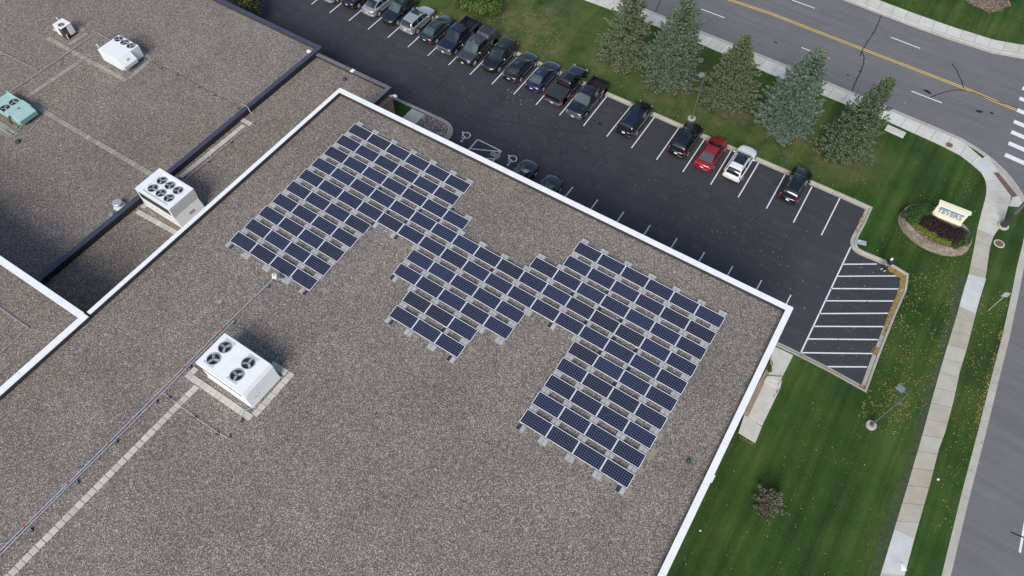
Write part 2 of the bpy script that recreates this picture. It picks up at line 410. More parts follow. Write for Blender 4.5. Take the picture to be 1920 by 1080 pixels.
# island by the low wing: kerbed bed with grass, a slab and river rock
isl = [at2(725, 174), at2(765, 193), at2(800, 208.5), at2(830, 222.5)] + [tuple(p) for p in smooth_poly([at2(830, 222.5), at2(843, 230), at2(850, 241), at2(848, 254), at2(838, 266)], 2)[1:]] + [at2(815, 285)]
isl_back = kerb('kerb', isl, M['kerb'], 0.26, 0.2, step=0.4, every=7, left=False)
ib = [tuple(p) for p in isl_back]
structure(MB().sheet(ib + [(ib[-1][0], 2.0), (-9, 2.0), (-9, ib[0][1])], LZ - 0.01).build('lawn', M['grass']))
bx0, bx1 = at2(793, 213.5, LZ)[0], at2(820, 226, LZ)[0]
slab = [at2(773, 203.5, LZ), at2(797, 215, LZ), at2(778, 233, LZ), (at2(778, 233, LZ)[0] + 0.2, 3.0), (at2(755, 222, LZ)[0] + .1, 3.0), at2(755.5, 220, LZ)]
structure(MB().prism(slab, LZ - 0.1, LZ + 0.01).build('sidewalk', M['walk']))
rr = [at2(797, 215, LZ)] + [tuple(p) for p in isl_back if p.x > at2(797, 215, LZ)[0] + 0.15] + [(ib[-1][0], 2.6), (at2(778, 233, LZ)[0] + 0.25, 2.6), at2(778, 233, LZ)]
structure(MB().sheet(rr, LZ + 0.004).build('river_rock_bed', M['river_rock']))

# roads: the near kerb runs along the avenue, round the corner and down the side street
near = [(-60, 36.3), at2(1010, -62), at2(1152, -8), at2(1230, 24.5), at2(1440, 107.5), at2(1597, 172), at2(1722, 224.5), at2(1800, 257.5)]
near += [tuple(p) for p in smooth_poly([at2(1800, 257.5), at2(1845, 284), at2(1885, 318), at2(1915, 356), at2(1934, 398), at2(1935, 440), at2(1918, 510)], 2)[1:]]
near += [at2(1912.5, 540), at2(1892.5, 635), at2(1876, 700), at2(1849, 810), at2(1817, 935), at2(1782.5, 1080), at2(1752, 1210), (51.5, -60)]
near_back = kerb('road_kerb', near, M['roadkerb'], 0.42, 0.19, step=0.9, left=False)
far = [(-60, 49.6), at2(1340, -80), at2(1500, -28), at2(1580, 0), at2(1652.5, 28), at2(1702.5, 47), at2(1775, 73), at2(1860, 100), at2(1920, 111), at2(1990, 115)]
far = [tuple(p) for p in far] + [(70, 56.5), (110, 57.5), (300, 60)]
far_back = kerb('road_kerb', far, M['roadkerb'], 0.42, 0.19, step=0.9, left=True)
road = structure(MB().sheet(near + [(51.5, -300), (300, -300), (300, 60)] + far[::-1][1:] , 0.002).build('road', M['road']))
# lawns
lawn = [tuple(p) for p in back] + [(38.2, 5.0), (39.0, -60), (near_back[-1].x, near_back[-1].y)] + [tuple(p) for p in reversed(near_back)]
structure(MB().sheet(lawn, LZ).build('lawn', M['grass']))
structure(MB().sheet([tuple(p) for p in far_back] + [(300, 200), (-60, 200)], LZ).build('lawn', M['grass']))

def slabs(name, a, b, step, mats, z, gap=0.03, parent_kind=True, skip=()):
    """a pavement cast in slabs between two edge lines"""
    A, B = [Vector(p) for p in a], [Vector(p) for p in b]
    def cum(P):
        c = [0]
        for p, q in zip(P, P[1:]): c.append(c[-1] + (q - p).length)
        return c
    ca, cb = cum(A), cum(B)
    def pos(P, c, t):
        t *= c[-1]
        for i in range(len(c) - 1):
            if t <= c[i + 1] + 1e-6: return P[i].lerp(P[i + 1], (t - c[i]) / max(1e-6, c[i + 1] - c[i]))
        return P[-1]
    n = max(1, round(max(ca[-1], cb[-1]) / step)); m = MB()
    for i in range(n):
        if i in skip: continue
        k = 3; row = []
        e = gap / 2 / max(0.5, step)
        ts = [(i + e) / n + (1 - 2 * e) / n * j / k for j in range(k + 1)]
        poly = [tuple(pos(A, ca, t)) for t in ts] + [tuple(pos(B, cb, t)) for t in reversed(ts)]
        m.prism(poly, z - 0.12, z, 0, False)
    o = m.build(name, mats); fix_normals(o)
    P = [tuple(p) for p in A] + [tuple(p) for p in reversed(B)]
    MB().sheet(P, z - 0.012).build('joint_dirt', M['joint'], o)
    return structure(o)
SZ = LZ + 0.022
nb = [p for p in near_back]
def upto(pts, cond): return [p for p in pts if cond(p)]
xs_end = at2(1800, 291, SZ)[0]
outer1 = [p for p in nb if p.y > 30 and p.x < xs_end + 0.5]
inner1 = [(-60, outer1[0].y - 1.75), at2(1000, -40, SZ), at2(1096, 0, SZ), at2(1257.5, 59, SZ), at2(1395, 117, SZ), at2(1440, 137, SZ), at2(1662, 226.5, SZ), at2(1760, 270.5, SZ), at2(1800, 291, SZ)]
slabs('sidewalk', inner1, [tuple(p) for p in outer1], 1.52, M['walk'], SZ)
in2 = smooth_poly([at2(1800, 291, SZ), at2(1824, 309, SZ), at2(1844, 327.5, SZ), at2(1850, 347.5, SZ), at2(1849, 367.5, SZ), at2(1842.5, 390, SZ), at2(1832.5, 430, SZ)], 1)
out2 = [tuple(outer1[-1]), at2(1842, 297, SZ), at2(1862.5, 320, SZ), at2(1880, 342, SZ), at2(1897, 371, SZ), at2(1890, 387.5, SZ), at2(1884, 409, SZ), at2(1878, 424, SZ), at2(1871, 431, SZ), at2(1863, 442.5, SZ)]
slabs('sidewalk', [tuple(p) for p in in2], out2, 1.55, M['walk'], SZ)
structure(MB().prism([at2(1842, 297, SZ), at2(1852, 290, SZ), at2(1872, 322.5, SZ), at2(1862.5, 324, SZ)], LZ, SZ + .002).build('ramp_slab', M['walk']))
structure(MB().prism([at2(1898, 371.5, SZ), at2(1909, 368, SZ), at2(1917, 381, SZ), at2(1912, 388, SZ), at2(1891, 386, SZ)], LZ, SZ).build('sidewalk', M['walk']))
M['tactile'] = plain('brown tactile paving', (0.15, 0.095, 0.075), 0.8, vary=0.15, vscale=8)
dm = MB(); q = [Vector(at2(1862.5, 324, SZ)), Vector(at2(1871.5, 323, SZ)), Vector(at2(1908, 367, SZ)), Vector(at2(1897.5, 370, SZ))]
dm.prism([tuple(p) for p in q], LZ, SZ + 0.006)
for i in range(26):
    for j in range(4):
        a = q[0].lerp(q[3], (i + .5) / 26); b = q[1].lerp(q[2], (i + .5) / 26); p = a.lerp(b, (j + .6) / 4.4)
        dm.lathe([(0.028, 0), (0.018, 0.012)], 6, (p.x, p.y, SZ + 0.006))
structure(dm.build('tactile_paving', M['tactile']))
in3 = [at2(1832.5, 430, SZ), at2(1826, 467.5, SZ), at2(1815, 520, SZ), at2(1807.5, 540, SZ), at2(1792.5, 597, SZ), at2(1767, 680, SZ), at2(1750, 740, SZ), at2(1731, 810, SZ), at2(1721, 845, SZ), at2(1699, 920, SZ), at2(1677, 992, SZ), at2(1650, 1080, SZ), at2(1612, 1200, SZ)]
out3 = [at2(1863, 442.5, SZ), at2(1856, 465, SZ), at2(1849, 515, SZ), at2(1842.5, 540, SZ), at2(1830, 587.5, SZ), at2(1812.5, 655, SZ), at2(1800, 695, SZ), at2(1789, 747.5, SZ), at2(1772.5, 810, SZ), at2(1761, 840, SZ), at2(1744, 907.5, SZ), at2(1717.5, 1000, SZ), at2(1696, 1080, SZ), at2(1662, 1200, SZ)]
M['oldwalk'] = concrete('weathered pavement concrete', (0.42, 0.395, 0.33), 0.10)
slabs('sidewalk', in3, out3, 1.52, M['oldwalk'], SZ)
# newer replacement slabs, 6 mm proud
def patch(px): structure(MB().prism([at2(*p, SZ) for p in px], SZ - 0.1, SZ + 0.006).build('sidewalk', M['newwalk']))
M['newwalk'] = concrete('new pavement concrete', (0.54, 0.55, 0.545), 0.04)
patch([(1816, 514), (1849, 522), (1829, 587), (1799, 574)]); patch([(1677, 993), (1714, 1010), (1696, 1078), (1652, 1075)]); patch([(1825, 309), (1843, 298), (1868, 324), (1846, 327)])
# far pavement
fb = [p for p in far_back if p.x < 70]
slabs('sidewalk', [tuple(p) for p in fb], [tuple(p) for p in offset(fb, 1.62)], 1.52, M['walk'], SZ)
# entrance walk along the tall wing, with a planter strip and two steps
slabs('sidewalk', [at2(1487.5, 666, SZ), at2(1466, 708, SZ)], [at2(1451, 648, SZ), at2(1437, 706, SZ)], 2.2, M['walk'], SZ)
slabs('sidewalk', [at2(1462, 730, SZ), at2(1428.5, 799, SZ)], [at2(1432, 716, SZ), at2(1402, 782.5, SZ)], 3.6, M['walk'], SZ - 0.0)
slabs('sidewalk', [at2(1428.5, 800, SZ), at2(1416, 831, SZ)], [at2(1396, 777, SZ), at2(1384.5, 812, SZ)], 3.6, M['walk'], SZ - 0.0)
st = MB()
for k, (a, b, c, d) in enumerate([((1466, 708), (1437, 706.5), (1434.7, 711), (1464.5, 719)), ((1464.5, 719.2), (1434.7, 711.2), (1432, 716), (1462, 730))]):
    st.prism([at2(*a, SZ), at2(*b, SZ), at2(*c, SZ), at2(*d, SZ)], 0, SZ + 0.17 - 0.08 * k)
structure(st.build('entrance_steps', M['walk'], bevel=0.01))
M['tan'] = plain('tan exposed aggregate', (0.28, 0.22, 0.16), 0.9, vary=0.14, vscale=3)
structure(MB().prism([at2(1446, 673, SZ), at2(1450.5, 682, SZ), at2(1402.5, 782, SZ), at2(1391, 777, SZ)], 0, SZ + 0.008).build('planter_strip', M['tan']))
# mulch
M['mulch'] = gravel_mat('bark mulch', (0.05, 0.036, 0.026), (0.12, 0.09, 0.06), (0.22, 0.17, 0.12), 7.0)
rnd = random.Random(5)
def blob(c, rx, ry, n=26, jag=0.14, rz=0):
    out = []; ph = rnd.random() * 6
    for k in range(n):
        a = 2 * math.pi * k / n; r = 1 + jag * (math.sin(2 * a + ph) * .5 + math.sin(5 * a + ph * 2) * .4 + rnd.uniform(-.5, .5))
        x, y = rx * r * math.cos(a), ry * r * math.sin(a)
        out.append((c[0] + x * math.cos(rz) - y * math.sin(rz), c[1] + x * math.sin(rz) + y * math.cos(rz)))
    return out
mb = MB(); c = at2(1845, -6, LZ); mb.sheet(blob(c, 2.9, 2.4), LZ + 0.006); structure(mb.build('mulch_bed', M['mulch']))
c = at2(897, 2, LZ); structure(MB().sheet(blob(c, 2.6, 1.6), LZ + 0.006).build('mulch_bed', M['mulch']))
sl_ = MB()
for (x, y, r) in TREES: sl_.sheet(blob((x, y - 0.25), r * 0.62, r * 0.5, 30, 0.25), LZ + 0.005)
structure(sl_.build('bare_soil', M['soil']))

# ------------------------------------------------------------------ painted markings (children of the surface they are on)
def stroke(m, pts, wd, z, mi=0):
    P = resample(pts, 50); L, Rr = offset(P, wd / 2), offset(P, -wd / 2)
    for i in range(len(P) - 1): m.add([(*Rr[i], z), (*Rr[i + 1], z), (*L[i + 1], z), (*L[i], z)], [(0, 1, 2, 3)], mi)
pm = MB(); Zp = 0.004
S_top = [(1137.5, 180.5), (1181, 201), (1227.5, 219), (1272.5, 240), (1321, 261), (1371, 282.5), (1422.5, 305), (1472, 327), (1522.5, 350), (1575, 371)]
S_end = [(584, 8), (618, 24), (654, 39), (690, 55), (727, 70.5), (765, 88), (802, 104.5), (841, 122), (881, 140), (922, 158), (963, 177), (1005, 196.5), (1049, 216), (1094, 236), (1137.5, 256), (1184, 277.5), (1231, 299.5), (1280, 322.5), (1332.5, 346), (1384, 370), (1437, 391), (1487.5, 417.5), (1540, 441)]
ends = [Vector(at2(*p)) for p in S_end]; tops = [Vector(at2(*p)) for p in S_top]
while len(tops) < len(ends): tops.insert(0, Vector((ends[len(ends) - len(tops) - 1].x - 0.07, 22.98 - 0.012 * (len(ends) - len(tops)))))
for e_, t_ in zip(ends, tops): stroke(pm, [e_, t_], 0.105, Zp)
for i in range(1, 5): stroke(pm, [ends[0] + Vector((-2.72 * i, -0.06 * i)), tops[0] + Vector((-2.72 * i, -0.03 * i))], 0.105, Zp)
for a, b in [((1595, 463), (1501.5, 661.5)), ((1580, 495.5), (1644, 495)), ((1570, 518), (1691, 517.3)), ((1557.5, 541), (1686, 541.8)), ((1547.5, 564), (1676, 564.4)), ((1536, 588), (1666, 587.4)), ((1525, 612), (1656, 612.4)), ((1515, 635.5), (1646, 636.8)), ((1502, 661.3), (1636, 663)), ((1549, 687.5), (1626, 688))]:
    stroke(pm, [at2(*a), at2(*b)], 0.115, Zp)
nearrow = [(1027, 328.5), (1074, 350.5), (1121, 374.5), (1169.5, 397.5), (1219.5, 422), (1269.5, 447), (1321, 473), (1374, 499), (1428, 525.5), (1483, 553)]
for p in nearrow:
    a = Vector(at2(*p)); stroke(pm, [a, a + Vector((0.05, -5.1))], 0.11, Zp, 1)
for a, b in [((895.8, 261.5), (939.8, 283.3)), ((939.8, 283.3), (905, 325)), ((895.8, 261.5), (862, 299)), ((880, 278.5), (938, 284.3)), ((905, 297), (927, 298)), ((880, 305), (916, 312))]:
    stroke(pm, [at2(*a), at2(*b)], 0.125, Zp + (0.001 if a[0] in (880, 905) else 0), 1)
def wheelchair(m, px, rot):
    c = Vector(at2(*px)); s = 0.62
    def T(x, y): return (c.x + s * (x * math.cos(rot) - y * math.sin(rot)), c.y + s * (x * math.sin(rot) + y * math.cos(rot)))
    def st(pts, wd=0.16): stroke(m, [T(*p) for p in pts], wd * s, Zp, 1)
    st([(0.62 * math.cos(R(a)) - 0.05, 0.62 * math.sin(R(a)) - 0.35) for a in range(110, 362, 14)], 0.17)     # wheel
    st([(-0.12, 0.82), (-0.08, 0.02), (0.42, 0.0), (0.72, -0.62), (0.98, -0.52)], 0.2)                          # back, seat, leg
    st([(-0.10, 0.45), (0.36, 0.42)], 0.13)
    m.sheet([T(-0.14 + 0.2 * math.cos(R(a)), 1.12 + 0.2 * math.sin(R(a))) for a in range(0, 360, 30)], Zp, 1)
wheelchair(pm, (871.5, 256), R(180)); wheelchair(pm, (958.5, 300), R(180))
pm.build('painted_marking', [M['paint'], M['oldpaint']], lot)
rm = MB(); Zr = 0.006
cl = [(-60, 42.5)] + [at2(*p) for p in [(1340, -12), (1366, -1), (1440, 23.5), (1617.5, 92), (1810, 166), (1905, 206)]]
cl = [Vector(p) for p in cl]
for d in (-0.13, 0.13): stroke(rm, [tuple(p) for p in offset(cl, d)], 0.11, Zr, 1)
for a, b in [((1311, 15.5), (1359, 33.5)), ((1485, 0), (1527.5, 15.5)), ((1671, 70), (1725.5, 91)), ((1503, 89), (1555, 109.5)), ((1709, 171), (1766, 193))]:
    stroke(rm, [at2(*a), at2(*b)], 0.13, Zr, 0)
xd = (Vector(at2(1920, 307)) - Vector(at2(1884, 291))).normalized()
for p in [(1922, 148), (1917, 165), (1911.5, 184), (1907, 206), (1901, 227.5), (1896, 247), (1891, 268), (1884.5, 290)]:
    a = Vector(at2(*p)); stroke(rm, [a, a + xd * 3.0], 0.58, Zr, 0)
stroke(rm, [at2(1912, 1036), at2(1921, 985), at2(1950, 820)], 0.16, Zr, 0)
rm.build('painted_marking', [M['paint'], M['yellow']], road)
def wander(pts, seed, amp=0.06):
    r = random.Random(seed); P = resample(pts, 0.35)
    return [tuple(p + Vector((r.uniform(-amp, amp), r.uniform(-amp, amp)))) for p in P]
ck = MB()
for i, px in enumerate([[(1653, 28), (1640, 58), (1628, 76), (1618, 92), (1615, 99), (1613, 106)], [(1616, 97), (1620, 107), (1619.5, 118), (1613, 136), (1604, 155), (1597, 171)], [(1785, 119), (1793, 131), (1802, 150), (1807.5, 166)], [(1743, 183), (1770, 173), (1790, 168.5), (1807, 169), (1830, 176), (1870, 191), (1908, 202)], [(1250, -20), (1238, 1), (1229, 22)], [(1895, 998), (1908, 1004), (1935, 1014)]]):
    stroke(ck, wander([at2(*p) for p in px], i, 0.035), 0.10, 0.0085)
rnd = random.Random(9)
for c, r in [((1454, 79.5), .22), ((1590, 141), .16), ((1613, 134), .2), ((1739, 172), .42), ((1836, 209), .35), ((1860, 212), .22), ((1543, 20), .1)]:
    ck.sheet(blob(at2(*c), r, r * .6, 12, 0.4), 0.0075)
ck.build('crack_seal', M['seal'], road)
ck = MB()
for i, px in enumerate([[(568, 72), (595, 52), (625, 27)], [(788, 197), (812, 172), (835, 150), (858, 125)], [(830, 190), (831, 210), (880, 217), (960, 229), (1030, 241), (1107, 251)], [(1139, 285), (1123, 298), (1107, 312)], [(1072, 268), (1064, 278), (1064, 290)], [(1150, 395), (1250, 430), (1330, 465)], [(972, 228), (974, 214)], [(700, 47), (720, 30), (745, 8)]]):
    stroke(ck, wander([at2(*p) for p in px], 40 + i, 0.05), 0.045, 0.0025)
for c, r in [((1051, 286), .12), ((1055, 285), .09), ((1124, 232), .22), ((1115, 226), .13)]: ck.sheet(blob(at2(*c), r, r * .7, 12, 0.4), 0.003)
ck.build('crack', M['seal'], lot)

# ================================================================== THE BUILDING
G_HI, C_HI, G_ST, C_ST, G_LF, C_LF = 8.16, 8.60, 3.72, 4.08, 3.95, 4.32
NX = -12.58                                  # outer face of the navy parapet
XL = -3.6
xr = lambda y: 37.31 + (3.26 - y) * 0.0275
bld = thing('office_building', 'flat gravel-roofed brick building with white and dark parapets', 'building', (16, -15, 0))
BO = Vector((-16, 15, 0))
def bpart(m, name, mats, label=None, smooth=None, bevel=0):
    o = m.build(name, mats, bld, smooth, BO, bevel)
    if label: o['label'] = label
    return o
main = [(-3.42, -75), (xr(-75), -75), (37.31, 3.26), (XL, 2.39)]
def xl(y): return -3.6 + (2.39 - y) * 0.0033
def block(poly, top):                       # walls of a wing
    m = MB(); m.prism(poly, -0.2, top); return m
ins = lambda poly, d: [tuple(p) for p in poly]
bpart(block([(-3.39, -75), (xr(-75) - .03, -75), (37.28, 3.23), (XL + .03, 2.36)], G_HI - 0.02), 'wall', M['brick'], 'tall wing walls')
strip = [(NX - .12, -24.6), (-3.67, -24.6), (-3.62, 8.50), (NX - .12, 8.28)]
bpart(block(strip, G_ST - 0.02), 'wall', M['brick'], 'low connecting wing walls')
left = [(-75, -25.9), (NX - .18, -24.62), (NX - .18, 8.92), (-75, 8.05)]
bpart(block(left, G_LF - 0.02), 'wall', M['brick'], 'long rear wing walls')
wing = [(-75, -75), (-3.45, -75), (-3.54, -24.57), (-75, -25.95)]
bpart(block([(-75, -75), (-3.47, -75), (-3.66, -24.6), (-75, -25.98)], G_HI - 0.02), 'wall', M['brick'], 'tall far wing walls')
bd = MB()
for z in (2.95, 1.67, 0.45): bd.box((-3.615, 5.4, z), (0.02, 6.0, 0.10))
bpart(bd, 'stone_band', M['stone'])
bpart(MB().sheet([(-3.1, -75), (xr(-75) - .4, -75), (36.9, 2.86), (XL + .35, 2.0)], G_HI), 'gravel_roof', M['gravel'], 'tall wing gravel roof')
bpart(MB().sheet([(NX + .02, -24.58), (-3.66, -24.58), (-3.64, 8.2), (NX + .02, 7.98)], G_ST), 'gravel_roof', M['gravel'], 'low connecting gravel roof')
bpart(MB().sheet([(-75, -25.9), (NX - .3, -24.6), (NX - .3, 8.6), (-75, 7.75)], G_LF), 'gravel_roof', M['gravel'], 'rear wing gravel roof')
bpart(MB().sheet([(-75, -75), (-3.5, -75), (-3.6, -25.0), (-75, -26.4)], G_HI), 'gravel_roof', M['gravel'], 'far wing gravel roof')
M['seam_w'] = plain('white cap seam', (.66, .67, .68), .5)
M['seam_d'] = plain('dark cap seam', (.05, .052, .075), .5)
def parapet(line, wd, g, c, mats, label, over=0.03, inner=True):
    """upstand along a roof edge (line = outer face, roof on its left) with a metal cap"""
    P = [Vector(p) for p in line]; A, B = P, offset(P, wd)
    m = MB(); CA, CB = offset(P, -over), offset(P, wd + over)
    def band(U, V, z0, z1, mi):
        rows = [[Vector((*U[i], z0)), Vector((*U[i], z1)), Vector((*V[i], z1)), Vector((*V[i], z0))] for i in range(len(U))]
        m.loft(rows, mi, True)
    band(offset(P, 0.012), offset(P, wd), g - 0.3, c - 0.045, 1)
    band(CA, CB, c - 0.045, c, 0)
    for a, b in zip(P, P[1:]):
        d = (b - a); n = int(d.length / 3.05); d.normalize(); nl = Vector((-d.y, d.x))
        for i in range(1, n + 1):
            q = a + d * (i * 3.05 - .7) + nl * wd / 2
            m.box((q.x, q.y, c + .0015), (.05, wd + 2 * over, .004), math.atan2(d.y, d.x), 2)
    o = bpart(m, 'parapet', mats + [M['seam_' + ('w' if mats[0] is M['white_cap'] else 'd')]], label); fix_normals(o); return o
# (line order keeps the roof on the left)
parapet([(xr(-75), -75), (37.31, 3.26)], 0.37, G_HI, C_HI, [M['white_cap'], M['membrane']], 'white parapet on the lawn side')
parapet([(37.31, 3.264), (XL, 2.394)], 0.40, G_HI, C_HI - 0.002, [M['white_cap'], M['membrane']], 'white parapet on the car park side')
parapet([(XL, 2.39), (-3.52, -24.4)], 0.29, G_HI, C_HI - 0.004, [M['white_cap'], M['membrane']], 'white parapet above the low roof')
parapet([(-3.62, -24.58), (-3.46, -75)], 0.46, G_HI, C_HI + 0.002, [M['white_cap'], M['membrane']], 'wide white parapet between two tall roofs')
parapet([(-3.64, -24.57), (-75, -25.95)], 0.44, G_HI, C_HI - 0.002, [M['white_cap'], M['membrane']], 'white parapet of the far wing')
parapet([(NX, -24.5), (NX, 8.98)], 0.40, G_LF, C_LF, [M['navy_cap'], M['membrane']], 'navy parapet between low and rear roof')
bpart(MB().box((NX + .01, -8.2, (G_ST + C_LF - .05) / 2), (0.03, 32.5, C_LF - .05 - G_ST)), 'wall_flashing', M['dkmembrane'])
parapet([(NX, 8.984), (-75, 8.1)], 0.36, G_LF, C_LF - 0.002, [M['navy_cap'], M['membrane']], 'navy parapet on the car park side')
parapet([(-3.59, 2.45), (-3.59, 8.52)], 0.34, G_ST, C_ST, [M['brown_cap'], M['membrane']], 'bronze grey parapet end')
parapet([(-3.59, 8.524), (NX + .03, 8.29)], 0.32, G_ST, C_ST - 0.002, [M['brown_cap'], M['membrane']], 'bronze grey parapet on the car park side')
sp = MB(); p = at(661, 133, C_ST); sp.box((p.x, p.y, C_ST + 0.02), (0.32, 0.42, 0.06), R(1)); bpart(sp, 'cap_splice', M['white_cap'])
sp = MB(); p = at(580, 97, G_LF + .1); sp.box((p.x, p.y, G_LF + 0.1), (0.5, 0.3, 0.16)); bpart(sp, 'roof_scupper', M['white_cap'])
sp = MB(); p = at(1335, 896, C_HI); sp.box((p.x + .05, p.y, C_HI - 0.05), (0.14, 0.5, 0.12)); bpart(sp, 'scupper_head', M['white_cap'])
rnd = random.Random(3); sp = MB()
for px, rx, ry in [((1199, 935-40), .0, .0)]: pass
for px, rx, ry in [((1234, 818), .18, .34), ((1222, 851), .24, .36), ((1200, 880), .12, .3), ((1177, 925), .16, .3), ((1140, 900), .3, .12), ((1030, 834), .25, .12), ((1089, 866), .22, .12), ((640, 492), .3, .1), ((886, 655), .3, .14), ((1010, 480), .35, .2), ((1165, 505), .3, .12), ((610, 545), .3, .12), ((1330, 640), .1, .25), ((930, 630), .25, .12)]:
    sp.sheet(blob(at2(*px, G_HI), max(rx, .1) * 1.15, max(ry, .1) * 1.1, 16, .35), G_HI + 0.004)
bpart(sp, 'silt_patch', M['sand'])

# ================================================================== SOLAR ARRAY
PX, PY, PZ = 1.98, 1.49507, 8.40869          # module pitch along and across the rows, height of the upper edges
TILT = R(7.5); PL, PD = 1.956, 0.992
rows = [list(range(0, 6)) + list(range(11, 17)), list(range(0, 6)) + list(range(11, 17)), list(range(0, 7)) + list(range(10, 17)),
        list(range(0, 17)), list(range(0, 17)), [0, 1, 2, 3, 6, 7, 8, 9, 10, 13, 14, 15, 16], [0, 1, 2, 3, 6, 7, 8, 9, 10, 13, 14, 15, 16],
        [0, 1, 2, 3, 7, 8, 9, 13, 14, 15, 16], [0, 1, 2, 3, 7, 8, 9, 13, 14, 15, 16], [0, 1, 2, 3, 13, 14, 15, 16]]
def make_panel():
    t = thing('solar_panel', 'x', 'solar panel', (0, 0, 0), 0, 'solar panels of the roof array')
    m = MB(); fw = 0.034                     # frame: four rails, upper edge on the local origin line, sloping down towards -Y
    def rail(x0, x1, y0, y1): m.box(((x0 + x1) / 2, (y0 + y1) / 2, -0.018), (x1 - x0, y1 - y0, 0.040))
    rail(0, PL, -fw, 0); rail(0, PL, -PD, -PD + fw); rail(0, fw, -PD + fw, -fw); rail(PL - fw, PL, -PD + fw, -fw)
    m.box((PL / 2, -PD / 2, -0.03), (PL - .06, PD - .06, 0.006))
    fr = m.build('frame', M['frame'], t)
    c = MB().sheet([(0, 0), (1.888, 0), (1.888, 0.924), (0, 0.924)], 0.0).build('cell_sheet', M['cells'], t, loc=(fw, -PD + fw, -0.004))
    for o in (fr, c): o.rotation_euler.x = TILT
    c.location = Matrix.Rotation(TILT, 3, 'X') @ Vector((fw, -PD + fw, -0.004))
    return t
proto = make_panel(); ptree = tree_of(proto); first = True
for r, cs in enumerate(rows):
    for k, c in enumerate(cs):
        loc = (c * PX + 0.012, -r * PY, PZ)
        lab = 'dark blue solar panel, %s from the left in the %s row of the roof array' % (nth(k + 1), nth(r + 1))
        if first: proto.location = loc; proto['label'] = lab; first = False
        else: dup(proto, loc, 0, lab, None, ptree)
def make_tray(n, side=1):
    t = thing('ballast_tray', 'x', 'ballast tray', (0, 0, 0), 0, 'ballast trays between the solar panels')
    m = MB(); m.box((0, 0, 0.02), (0.60, 0.50, 0.02))
    for s in (-1, 1): m.box((s * 0.305, 0, 0.045), (0.022, 0.52, 0.07)); m.box((s * .2, .255, .05), (0.05, 0.02, 0.09)); m.box((s * .2, -.255, .05), (0.05, 0.02, 0.09))
    m.box((0, 0.25, 0.05), (0.62, 0.02, 0.05)); m.box((0, -0.25, 0.05), (0.62, 0.02, 0.05))
    m.build('tray', M['alu'], t)
    xs = [-0.148, 0.148] if n == 2 else [0.148 * side]
    for x in xs: MB().box((x, 0, 0.10), (0.278, 0.41, 0.13)).build('concrete_block', M['block'], t, bevel=0.012)
    if n == 1: MB().box((-0.148 * side, 0, 0.033), (0.27, 0.44, 0.006)).build('open_pocket', M['membrane'], t)
    return t
GAP = PY - 1.0                                # clear strip between two rows
occ = {(r, c) for r, cs in enumerate(rows) for c in cs}
spots = []
for g in range(0, 11):
    for j in range(0, 18):
        ul, ur, ll, lr = (g - 1, j - 1) in occ, (g - 1, j) in occ, (g, j - 1) in occ, (g, j) in occ
        if not (ul or ur or ll or lr): continue
        x = j * PX
        lft, rgt = ul or ll, ur or lr
        if not lft: x += 0.32
        elif not rgt: x -= 0.34
        else: x += 0.02
        spots.append((g, x, -g * PY + GAP / 2 + 0.005, j, (ul or ur) and not (ll or lr)))
rnd = random.Random(21)
protos = {}; cnt = {}
inner1 = {(4, 4), (3, 5), (5, 5), (4, 9), (3, 12), (4, 13), (5, 12), (2, 13), (3, 14), (4, 15), (5, 15), (3, 13), (4, 14), (5, 14), (6, 15), (2, 4), (3, 3), (4, 5), (5, 4), (2, 6), (10, 0), (10, 4), (10, 17), (10, 13), (9, 7), (9, 10), (7, 6), (8, 9), (9, 11), (3, 6)}
for g, x, y, j, low in spots:
    cnt[g] = cnt.get(g, 0) + 1
    n = 1 if (g, j) in inner1 else 2
    side = 1 if (j * 7 + g) % 2 else -1
    key = (n, side if n == 1 else 0)
    lab = 'pale ballast tray, %s from the left in the %s line of trays across the roof' % (nth(cnt[g]), nth(g + 1))
    if n == 1: lab = 'half empty ballast tray, %s from the left in the %s line of trays' % (nth(cnt[g]), nth(g + 1))
    if key not in protos:
        t = make_tray(n, side); protos[key] = (t, tree_of(t)); t.location = (x, y, G_HI); t['label'] = lab
    else: dup(protos[key][0], (x, y, G_HI), rnd.uniform(-.02, .02), lab, None, protos[key][1])

# ================================================================== ROOF PAVERS
PAV = 0.428
pv = {}
def paver(p, rz, z, label, group, old=False):
    k = 'old' if old else 'new'
    if k not in pv:
        o = MB().box((0, 0, 0.02), (PAV, PAV, 0.05)).build('concrete_paver', M['oldpaver' if old else 'paver'], bevel=0.008)
        pv[k] = o; tag(o, label, 'paver', group)
    else:
        o = pv[k].copy(); col.objects.link(o); o['label'] = label; o['group'] = group
    o.location = (p[0], p[1], z + 0.004); o.rotation_euler.z = rz + rnd.uniform(-.012, .012); return o
def paver_line(p0, p1, z, what, group, pitch=0.447, old=False, start=0):
    a, b = Vector(p0), Vector(p1); n = max(1, round((b - a).length / pitch)); d = (b - a).normalized(); rz = math.atan2(d.y, d.x)
    for i in range(n):
        q = a + d * pitch * (i + 0.5) + Vector((rnd.uniform(-.008, .008), rnd.uniform(-.008, .008)))
        paver(q, rz, z, 'square concrete paver, %s %s' % (nth(i + 1), what), group, old)
gA = 'pavers of the long path on the tall roof'
paver_line(at2(370, 724, G_HI), at2(-6, 1104, G_HI), G_HI, 'from the top of the long diagonal roof path', gA, 0.459)
gB = 'pavers round the four fan rooftop unit'
paver_line((5.45, -23.86), (11.3, -23.78), G_HI, 'from the left along the near side of the four fan unit', gB, 0.445)
paver_line((11.28, -23.52), (11.22, -19.9), G_HI, 'from the front beside the four fan unit', gB, 0.452)
paver_line((5.45, -23.4), (5.9, -23.4), G_HI, 'at the left corner of the four fan unit', gB)
paver_line((9.6, -20.18), (10.98, -20.14), G_HI, 'in the shade behind the four fan unit', gB)
gC = 'pavers on the low connecting roof'
